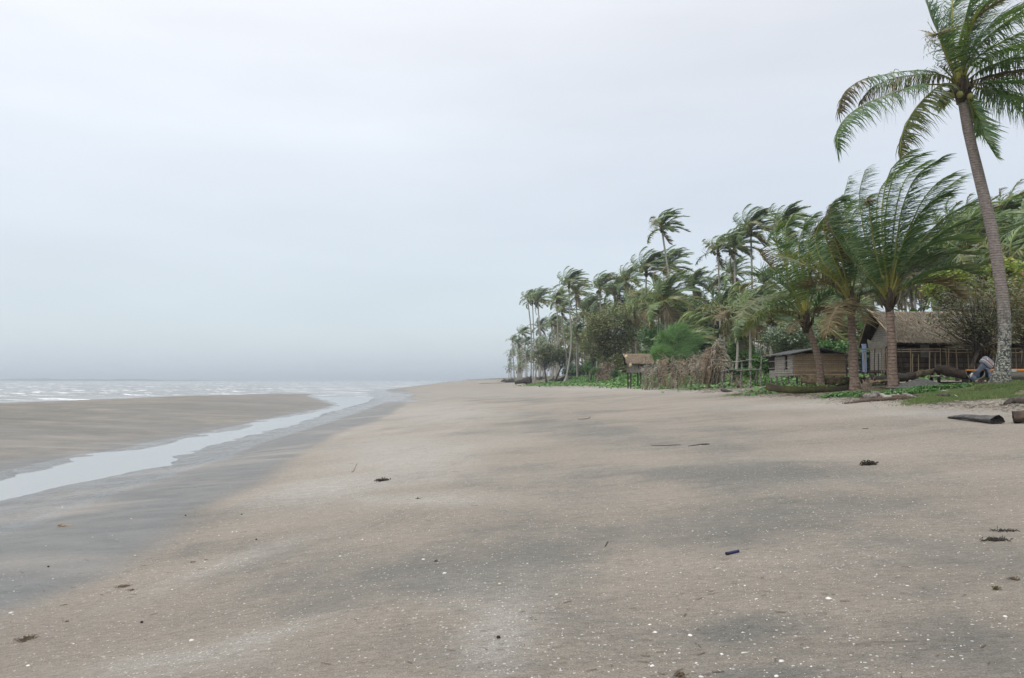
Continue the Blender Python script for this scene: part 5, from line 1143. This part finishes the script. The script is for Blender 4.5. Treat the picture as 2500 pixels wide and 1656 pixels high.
# ------------------------------------------------------------------ small finds on the open sand
M['shell'] = rough_mat('bleached_shell', (.52, .50, .45), (.72, .70, .66), 30, bs=.1, rough=.5)
M['shell_tan'] = rough_mat('tan_shell', (.42, .33, .22), (.6, .52, .40), 30, bs=.1, rough=.5)
def shell_mesh(kind, seed):
    rr = random.Random(seed); mb = MB(); n_ = 18
    if kind == 'clam':
        rings = [(1.0, 0), (.86, .2), (.6, .36), (.3, .45)]; vs = []
        for f_, z_ in rings:
            for j in range(n_):
                q = 2 * math.pi * j / n_; r_ = f_ * (1 + .05 * math.cos(q * 9)) * (1 if math.sin(q) < .3 else .86); vs.append(V((math.cos(q) * r_, math.sin(q) * r_ * .8 + (1 - f_) * .25, z_)))
        vs.append(V((0, .35, .47))); mb.add(vs, [(i * n_ + j, i * n_ + (j + 1) % n_, (i + 1) * n_ + (j + 1) % n_, (i + 1) * n_ + j) for i in range(3) for j in range(n_)] + [(3 * n_ + j, 3 * n_ + (j + 1) % n_, 4 * n_) for j in range(n_)] + [tuple(reversed(range(n_)))])
    else:
        pts_ = []; rad = []
        for i in range(15): t_ = i / 14; pts_.append((-1.6 + 3.2 * t_, .05 * math.sin(t_ * 3), .32 * (1 - t_) + .03)); rad.append(max(.02, .40 * (1 - t_) ** .85 * (1 + .16 * math.sin(i * 2.1)) if t_ > .12 else .22 + t_))
        mb.tube(pts_, rad, 10)
    return mb
SH = {}
for k in ('clam', 'spiral'):
    for mt in ('shell', 'shell_tan'): SH[k, mt] = shell_mesh(k, 1).mesh('shell', [M[mt]], True)
def shell(px_, py_, wpx, kind, mt, label, group=None, rot=None):
    h_ = hit(px_, py_); s_ = max(.006, wpx * h_.y / F / 2 / (1.6 if kind == 'spiral' else 1)); o = link('shell', SH[kind, mt], None, h_ - V((0, 0, s_ * .08))); o.scale = (s_, s_, s_ * (1.0 if kind == 'clam' else 1)); o.rotation_euler = (random.uniform(-.15, .15), random.uniform(-.15, .15), random.uniform(0, 6.28) if rot is None else rot)
    return tag(o, label, 'shell', group)
k1 = 1.8936
big = [(875, 858, 19, 'clam', 'domed white shell cut by the bottom picture edge, left of the other'), (1223, 856, 19, 'clam', 'pointed white shell at the bottom picture edge, right of the other'), (823, 670, 19, 'clam', 'large ribbed cream clam shell above the bottom middle'),
       (1080, 748, 30, 'spiral', 'long white spindle shell lying slanted at the lower right'), (1076, 657, 10, 'spiral', 'small upright looking white conch tip beside the large cream clam'), (970, 757, 12, 'clam', 'broken white shell left of the long white spindle shell'),
       (1828, 440, 12, 'clam', 'rounded white shell alone on dark sand at the right'), (2280, 580, 17, 'clam', 'flat white shell near the right picture edge'), (955, 360, 20, 'spiral', 'slim cream spire shell just below the blue tube'), (1058, 322, 9, 'spiral', 'tiny spire shell just right of the blue tube'), (1130, 499, 12, 'clam', 'pale ribbed shell in the lower middle of the sand'), (1245, 785, 20, 'clam', 'thin curved shell rim right of the long spindle shell')]
for a, b_, w_, k_, lb in big: shell(1250 + a / k1, 1200 + b_ / k1, w_ * .8, k_, 'shell', lb, rot=.4 if k_ == 'spiral' else None)
bigL = [(1957, 316, 15, 'clam', 'shell', 'largest bright white shell in the lower left half of the sand'), (885, 690, 20, 'clam', 'shell', 'flat cream shell on the brown sand at the lower left'), (130, 808, 13, 'clam', 'shell', 'flat white shell fragment at the bottom left corner'), (52, 563, 16, 'clam', 'shell', 'flat shell at the left edge beside the wet sand'), (2310, 430, 15, 'clam', 'shell_tan', 'tan brown pebble like shell right of the bright white shell'), (2055, 380, 15, 'clam', 'shell', 'thin pale shell beside the dark leaf scrap')]
for a, b_, w_, k_, mt, lb in bigL: shell(a / k1, 1200 + b_ / k1, w_ * .8, k_, mt, lb)
sm_ = [(400, 310), (622, 378), (366, 400), (511, 264), (665, 443), (898, 440), (942, 429), (978, 454), (1004, 454), (883, 497), (714, 515), (263, 588), (908, 623), (553, 614), (1101, 662), (403, 714), (639, 715), (665, 741), (706, 749), (683, 764), (633, 805), (223, 824), (1336, 802), (1441, 810), (1560, 693), (1655, 682),
       (1766, 839), (2212, 587), (2148, 600), (1686, 304), (1958, 355), (2163, 208), (2090, 126), (1735, 179), (1308, 371), (253, 114), (293, 171), (515, 131), (835, 186), (2083, 480), (2037, 735), (1497, 523), (1815, 718), (1850, 842), (1850, 800), (1770, 497), (780, 377), (1050, 410), (943, 798), (515, 825), (1010, 820), (648, 590), (1047, 432), (1636, 602), (1270, 272), (1910, 62), (1680, 35), (740, 380), (2297, 640), (1985, 830)]
smL = [(625, 297), (720, 555), (1570, 216), (1860, 104), (1552, 598), (1320, 779), (1870, 790), (913, 721), (805, 796), (1060, 608), (1408, 411), (1698, 608), (212, 253), (428, 212), (607, 128), (65, 464), (1165, 817), (1212, 608), (1440, 523), (1128, 520), (1175, 643), (245, 405), (520, 203), (1572, 300), (1885, 440), (2038, 483), (1670, 440), (2132, 592), (2186, 688), (1600, 460), (1388, 848), (1880, 345), (760, 632), (340, 705), (1258, 770), (1645, 828), (2080, 660), (2250, 335), (1530, 566)]
G_ = 'small white shells scattered on the sand'
for a, b_ in sm_: shell(1250 + a / k1, 1200 + b_ / k1, random.uniform(3.6, 6), 'clam', 'shell', 'small bleached clam shell lying on the open sand', G_)
for a, b_ in smL: shell(a / k1, 1200 + b_ / k1, random.uniform(3.6, 6), 'clam', 'shell', 'small bleached clam shell lying on the open sand', G_)
# blue tube, leaves, weed
a, b_ = hit(1774, 1356), hit(1803, 1350); mb = MB(a); up_ = V((0, 0, .013)); mb.tube([a + up_, a.lerp(b_, .5) + up_, b_ + up_], [.0125, .0125, .0125], 10); tb_ = empty('plastic_tube', a, 'short dark blue plastic tube lying on the sand', 'tube')
mb.build('body', simple_mat('dark_blue_plastic', (.03, .03, .11), .35, .2), tb_); mb = MB(a); d = (b_ - a); mb.tube([a + up_ - d * .03, a + up_ + d * .12], [.0135, .0135], 10); mb.build('cap', simple_mat('black_plastic', (.02, .02, .03), .35), tb_)
def weed(label, px_, py_, wpx, n_, mt, seed, hgt=.02, cat='seaweed', name='seaweed_clump', bl=.05, rnd_y=.45):
    c = hit(px_, py_); rr = random.Random(seed); mb = MB(c); W_ = wpx * c.y / F / 2
    for i in range(n_):
        p = c + V((rr.gauss(0, .38) * W_, rr.gauss(0, .38) * W_ * rnd_y * 2, rr.uniform(0, hgt))); d = V((rr.gauss(.4, .7), rr.gauss(0, .6), rr.gauss(.05, .25))).normalized(); l = bl * rr.uniform(.5, 1.4)
        mb.tube([p, p + d * l * .5 + V((0, 0, hgt * .4)), p + d * l], [bl * .09, bl * .12, bl * .03], 4, 0, False)
    return tag(mb.build(name, M[mt] if isinstance(mt, str) else mt, loc=c), label, cat)
M['weed'] = rough_mat('dark_seaweed', (.018, .016, .012), (.06, .05, .035), 20); M['weed_b'] = rough_mat('brown_seaweed', (.07, .05, .03), (.17, .13, .085), 20); M['leaf_or'] = rough_mat('orange_leaf', (.35, .19, .05), (.5, .31, .09), 15)
weed('black seaweed clump on pale sand in front of the stream', 933, 1175, 38, 90, 'weed', 1, .03, bl=.06, rnd_y=.25)
weed('dark seaweed clump alone on the right middle sand', 2118, 1136, 36, 90, 'weed', 2, .035, bl=.07, rnd_y=.25)
weed('orange brown leaf cluster on the wet sand at the left', 156, 1285, 40, 34, 'leaf_or', 3, .008, 'fallen leaf', 'fallen_leaves', .05, .2)
weed('brown crusty weed patch at the bottom left corner', 64, 1563, 56, 230, 'weed_b', 4, .008, bl=.018, rnd_y=.5)
weed('elongated dark weed streak above the bottom left patch', 303, 1434, 54, 150, 'weed_b', 5, .008, bl=.018, rnd_y=.35)
weed('small weed scraps just below the elongated weed streak', 320, 1443, 28, 40, 'weed_b', 15, .006, bl=.016, rnd_y=.3)
weed('brown weed scrap at the middle of the bottom picture edge', 1658, 1652, 30, 60, 'weed_b', 6, .012, bl=.02, rnd_y=.4)
weed('thin netted weed patch at the right edge of the sand', 2432, 1320, 80, 150, 'weed', 7, .006, bl=.03, rnd_y=.25)
weed('upper netted weed patch at the right edge of the sand', 2455, 1298, 90, 90, 'weed', 17, .006, bl=.025, rnd_y=.2)
weed('small grey weed scrap near the right edge below the netted weed', 2475, 1415, 40, 60, 'weed_b', 8, .006, bl=.02, rnd_y=.4)
weed('green brown curled leaf scrap on dark sand at the right', 2430, 1441, 18, 40, rough_mat('olive_scrap', (.07, .055, .015), (.14, .11, .03), 20), 9, .016, 'fallen leaf', 'leaf_scrap', .02, .4)
weed('weed scrap with faint track left of the middle', 470, 1374, 26, 24, 'weed_b', 10, .006, bl=.018, rnd_y=.2)
weed('tiny dark weed scrap right of the faint track', 503, 1369, 8, 10, 'weed', 11, .006, bl=.014)
weed('faint weed scrap on brown sand in the middle', 1022, 1219, 24, 20, 'weed', 12, .006, bl=.025, rnd_y=.3)
weed('weed scrap low on the sand left of the bottom patch', 160, 1520, 24, 26, 'weed_b', 13, .005, bl=.014, rnd_y=.3)
weed('weed scrap on sand above the bottom left patch', 155, 1478, 22, 22, 'weed_b', 14, .005, bl=.014, rnd_y=.3)
weed('dark crumb of weed on sand right of the bright white shell', 1064, 1373, 12, 14, 'weed', 16, .008, bl=.016)
for i, (a, b_) in enumerate([(118, 1386), (346, 1523), (626, 1319), (590, 1258), (453, 1260), (1217, 1561)]):
    c = hit(a, b_); mb = MB(c); mb.tube([c + V((-.012, 0, .002)), c + V((-.006, 0, .008)), c + V((.006, 0, .008)), c + V((.012, 0, .002))], [.002, .009, .009, .002], 6)
    tag(mb.build('pebble', M['weed'], smooth=True, loc=c), 'tiny black pebble lying on the sand', 'pebble', 'tiny black pebbles on the sand')

# ------------------------------------------------------------------ uncountable small stuff
def scatter(name, label, n_, sampler, maker, mt, seed, kind='stuff', smooth=False):
    rs = np.random.RandomState(seed); x_, y_ = sampler(rs, n_); z_ = gz(x_, y_); V_, F_ = maker(rs, x_, y_, z_)
    me = npmesh(name, V_, F_); me.materials.append(M[mt]); 
    if not smooth: me.polygons.foreach_set('use_smooth', np.zeros(len(F_), bool))
    return tag(link(name, me), label, kind=kind)
def quads(x, y, z, d1, d2):
    c = np.stack([x, y, z], -1); v = np.stack([c - d1 - d2, c + d1 - d2, c + d1 + d2, c - d1 + d2], 1).reshape(-1, 3); f = np.arange(len(v)).reshape(-1, 4); return v, f
def chips(rs, x, y, z):
    n_ = len(x); s_ = np.exp(rs.normal(-6.1, .55, n_)) * (1 + y * .02); th = rs.uniform(0, 6.28, n_)
    c = np.stack([x, y, z], -1); A = []
    for k in range(4):
        q = th + k * 1.5708 + rs.uniform(-.3, .3, n_); A.append(c + np.stack([np.cos(q) * s_, np.sin(q) * s_ * .8, -.0005 + 0 * s_], -1))
    A.append(c + np.stack([rs.normal(0, .2, n_) * s_, rs.normal(0, .2, n_) * s_, s_ * rs.uniform(.25, .7, n_)], -1))
    v = np.stack(A, 1).reshape(-1, 3); b_ = np.arange(n_)[:, None] * 5; f = np.concatenate([b_ + np.array([[0, 1, 4]]), b_ + np.array([[1, 2, 4]]), b_ + np.array([[2, 3, 4]]), b_ + np.array([[3, 0, 4]])], 0); return v, f
def sand_s(ymax, dens):
    def f(rs, n_):
        y = np.exp(rs.uniform(math.log(2.6), math.log(ymax), n_ * 4)); x = rs.uniform(-.85, .85, n_ * 4) * y
        k = (x > cW(y) - 4) & (x < 12.3 + cU(y)) & (vnoise(x * .55, y * .35, 3) ** 2.6 * 2.2 * (.4 + vnoise(x * 2.5, y * 1.5, 8)) + .05 + .9 * np.exp(-((x / y + .0) / .05) ** 2 * 1) * (y < 6) > rs.uniform(0, 1, n_ * 4)); return x[k][:n_], y[k][:n_]
    return f
scatter('shell_fragments', 'white broken shell bits strewn over the sand', 12000, sand_s(60, 1), chips, 'shell', 4)
def dark_bits(rs, x, y, z):
    n_ = len(x); l = np.clip(np.exp(rs.normal(-4.7, .5, n_)), 0, .03) * (1 + y * .08); th = rs.normal(.1, .6, n_); w_ = l * rs.uniform(.06, .16, n_)
    d1 = np.stack([np.cos(th) * l, np.sin(th) * l, 0 * l], -1); d2 = np.stack([-np.sin(th) * w_, np.cos(th) * w_, .1 * w_], -1); return quads(x, y, z + .006, d1, d2)
scatter('weed_bits', 'dark scraps of weed and bark on the sand', 2600, sand_s(90, 1), dark_bits, 'weed_b', 6)
def wrack_s(rs, n_):
    y = np.exp(rs.uniform(math.log(15), math.log(230), n_)); wd_ = rs.normal(0, .5, n_) + .6 * (vnoise(y * .5, y * 0, 3) - .5) * 2; x = 12.9 + cU(y) + wd_ + np.where(y > 60, .4, 0); return x, y
def litter(rs, x, y, z):
    n_ = len(x); l = np.clip(np.exp(rs.normal(-3.7, .5, n_)), 0, .07) * (1 + y * .008); th = rs.normal(.0, .7, n_); w_ = l * rs.uniform(.05, .22, n_); t_ = rs.normal(0, .16, n_)
    d1 = np.stack([np.cos(th) * l, np.sin(th) * l, t_ * l], -1); d2 = np.stack([-np.sin(th) * w_, np.cos(th) * w_, .4 * w_], -1); return quads(x, y, z + .012 + abs(t_) * l, d1, d2)
scatter('strand_litter', 'brown strand litter of leaves and bark along the top of the beach', 16000, wrack_s, litter, 'wood_dark', 7)
scatter('strand_litter', 'paler dry leaf litter mixed into the strand line', 7000, wrack_s, litter, 'leaf_dry', 8)
def yard_s(rs, n_):
    y = np.exp(rs.uniform(math.log(22), math.log(160), n_)); x = 13.2 + cU(y) + 14 * rs.uniform(0, 1, n_) ** 1.6; return x, y
scatter('ground_litter', 'dry leaf litter on the ground under the palms', 12000, yard_s, litter, 'leaf_dry', 9)
M['creeper'] = leaf_mat('creeper_leaf', (.06, .15, .045), (.15, .28, .10), (.18, .27, .08), .2, .45, .4); M['grass'] = leaf_mat('grass_blade', (.07, .125, .05), (.165, .225, .11), (.25, .23, .14), .25, .6, .25)
def cre(sz, hh):
    def f(rs, x, y, z):
        n_ = len(x); s_ = sz * rs.uniform(.6, 1.3, n_); th = rs.uniform(0, 6.28, n_); a = rs.normal(0, .45, n_); b_ = rs.normal(.3, .4, n_)
        d1 = np.stack([np.cos(th) * s_, np.sin(th) * s_, a * s_], -1); d2 = np.stack([-np.sin(th) * s_, np.cos(th) * s_, b_ * s_], -1); return quads(x, y, z + rs.uniform(.01, 1, n_) ** 1.5 * hh, d1, d2)
    return f
def region(polys, per):
    """patches given as (x, y, rx, ry) in metres on the ground"""
    def f(rs, n_):
        X_, Y_ = [], []; w_ = np.array([p[2] * p[3] for p in polys]); w_ = w_ / w_.sum()
        for p, q in zip(polys, w_):
            k = int(n_ * q); r_ = np.sqrt(rs.uniform(0, 1, k)) * (1 + .25 * rs.normal(0, 1, k)); t_ = rs.uniform(0, 6.28, k); X_.append(p[0] + p[2] * r_ * np.cos(t_)); Y_.append(p[1] + p[3] * r_ * np.sin(t_))
        X_, Y_ = np.concatenate(X_), np.concatenate(Y_); kk = .6 * vnoise(X_ * 1.3, Y_ * .9, 12) + .4 * vnoise(X_ * 4.3, Y_ * 3.1, 13) > per; return X_[kk], Y_[kk]
    return f
def gp(px_, py_, rx, ry): h_ = hit(px_, py_); return (h_.x, h_.y, rx, ry)
scatter('beach_creeper', 'bright green creeper spreading along the top of the beach', 34000, region([gp(1570, 938, 2.6, 2.6), gp(1640, 941, 2.4, 2.0), gp(1700, 943, 2.0, 1.5), gp(1510, 938, 1.5, 2.5), gp(1610, 936, 3, 2)], .42), cre(.06, .22), 'creeper', 10)
scatter('beach_creeper', 'green creeper patch behind the driftwood before the ringed palm trunk', 26000, region([(P(2170, 950, 27.5).x, 27.5, 1.0, .7), (P(2250, 940, 28.5).x, 28.5, 1.3, .6), (P(2300, 940, 28.5).x, 28.5, .9, .6), (P(2070, 950, 29).x, 29, .8, .6), (P(2215, 950, 27.3).x, 27.3, .9, .5)], .4), cre(.028, .12), 'creeper', 11)
scatter('bank_plants', 'low green plants covering the far bank', 45000, region([(P(1420, 929, 140).x + 2, 140, 7, 30), (P(1350, 929, 170).x + 3, 172, 7, 26), (P(1490, 929, 105).x + 2, 105, 5, 20), (P(1530, 929, 85).x + 1.5, 84, 3.5, 10)], .3), cre(.10, .35), 'creeper', 12)
scatter('yard_plants', 'green weeds on the ground behind the stick fence and under the palms', 22000, region([(P(1810, 929, 50).x, 51, 3.0, 4), (P(1760, 929, 60).x + 2, 60, 4, 6), (P(1900, 929, 46).x + 1, 47, 3, 2.5), (P(1950, 929, 36).x, 36.5, 2, 1.6), (P(2070, 929, 60).x, 60, 8, 7), (P(2300, 929, 50).x, 52, 6, 5)], .35), cre(.07, .3), 'creeper', 13)
def blades(hh):
    def f(rs, x, y, z):
        n_ = len(x); h_ = hh * rs.uniform(.4, 1.3, n_) * (.6 + .8 * vnoise(x * 2, y * 2, 3)); w_ = .004 + .0001 * y; c = np.stack([x, y, z - .01], -1); ln = rs.normal(.35, .35, n_) * h_; l2 = rs.normal(0, .3, n_) * h_; th = rs.uniform(0, 3.14, n_)
        d = np.stack([np.cos(th) * w_, np.sin(th) * w_, 0 * x], -1); m_ = c + np.stack([ln * .35, l2 * .4, h_ * .6], -1); t_ = c + np.stack([ln, l2, h_], -1)
        v = np.stack([c - d, c + d, m_ + d * .7, t_, m_ - d * .7], 1).reshape(-1, 3); return v, np.arange(len(v)).reshape(-1, 5)
    return f
def gpY(px_, Y_, rx, ry): return (ray(px_, 929)[0] * Y_, Y_, rx, ry)
scatter('grass', 'green grass around the foot of the large leaning palm', 90000, region([gpY(2440, 24.5, 2.0, 1.8), gpY(2340, 23.6, 1.3, .9), gpY(2500, 24, 1.6, 2.6), gpY(2420, 22.6, 2.2, .9), gpY(2280, 23.5, .8, .5)], .46), blades(.085), 'grass', 14)
scatter('grass', 'short trodden grass between the creeper and the logs', 60000, region([gpY(2330, 28.3, 2.2, 2.0), gpY(2400, 29, 2.2, 1.6), gpY(2500, 28.3, 2.5, 2.0), gpY(2250, 29.5, 1.8, 1.3), gpY(2000, 36.5, 3.0, 2.0), gpY(1880, 38, 2.0, 1.6), gpY(2120, 31, 1.5, 1.0)], .4), blades(.05), 'grass', 15)
scatter('grass', 'taller tuft grass at the base of the leaning trunk', 9000, region([gpY(2425, 25.4, .55, .35), gpY(2462, 25.6, .5, .4)], 0), blades(.2), 'grass', 16)
def bar_s(rs, n_):
    y = rs.uniform(84, 172, n_) ** 1.0; x = cS(y) + rs.exponential(.5, n_) * (1 + (y > 130)) - .3 + 8 * (rs.uniform(0, 1, n_) < .12) * rs.normal(-.3, .5, n_); return x, y
scatter('tide_debris', 'dark tide debris along the outer edge of the sand bank', 900, bar_s, lambda rs, x, y, z: litter(rs, x, y, np.maximum(z, -1.0)), 'weed', 17)
# faint tidal scraps beside the stream
scatter('tide_debris', 'dark tide scraps along the edge of the stream', 500, lambda rs, n_: (lambda y: (cR(y) + rs.exponential(.35, n_), y))(rs.uniform(40, 115, n_)), lambda rs, x, y, z: dark_bits(rs, x, y, z), 'weed', 18)
C.cycles.use_denoising = True; C.cycles.denoising_prefilter = 'ACCURATE'; C.cycles.denoising_input_passes = 'RGB_ALBEDO_NORMAL'; C.cycles.use_adaptive_sampling = False
HZ = MB(); HZ.box((0, 3300, 16), (9000, 7600, 44))
hm = bpy.data.materials.new('haze_air'); hm.use_nodes = True; hn = hm.node_tree; hn.nodes.remove(hn.nodes['Principled BSDF'])
pv = hn.nodes.new('ShaderNodeVolumePrincipled'); pv.inputs["Density"].default_value = 0.0004; pv.inputs['Color'].default_value = (.88, .95, 1, 1); pv.inputs['Anisotropy'].default_value = .35
hn.links.new(pv.outputs[0], hn.nodes['Material Output'].inputs['Volume'])
tag(HZ.build('haze', hm), 'thin grey sea haze', 'haze', kind='stuff')
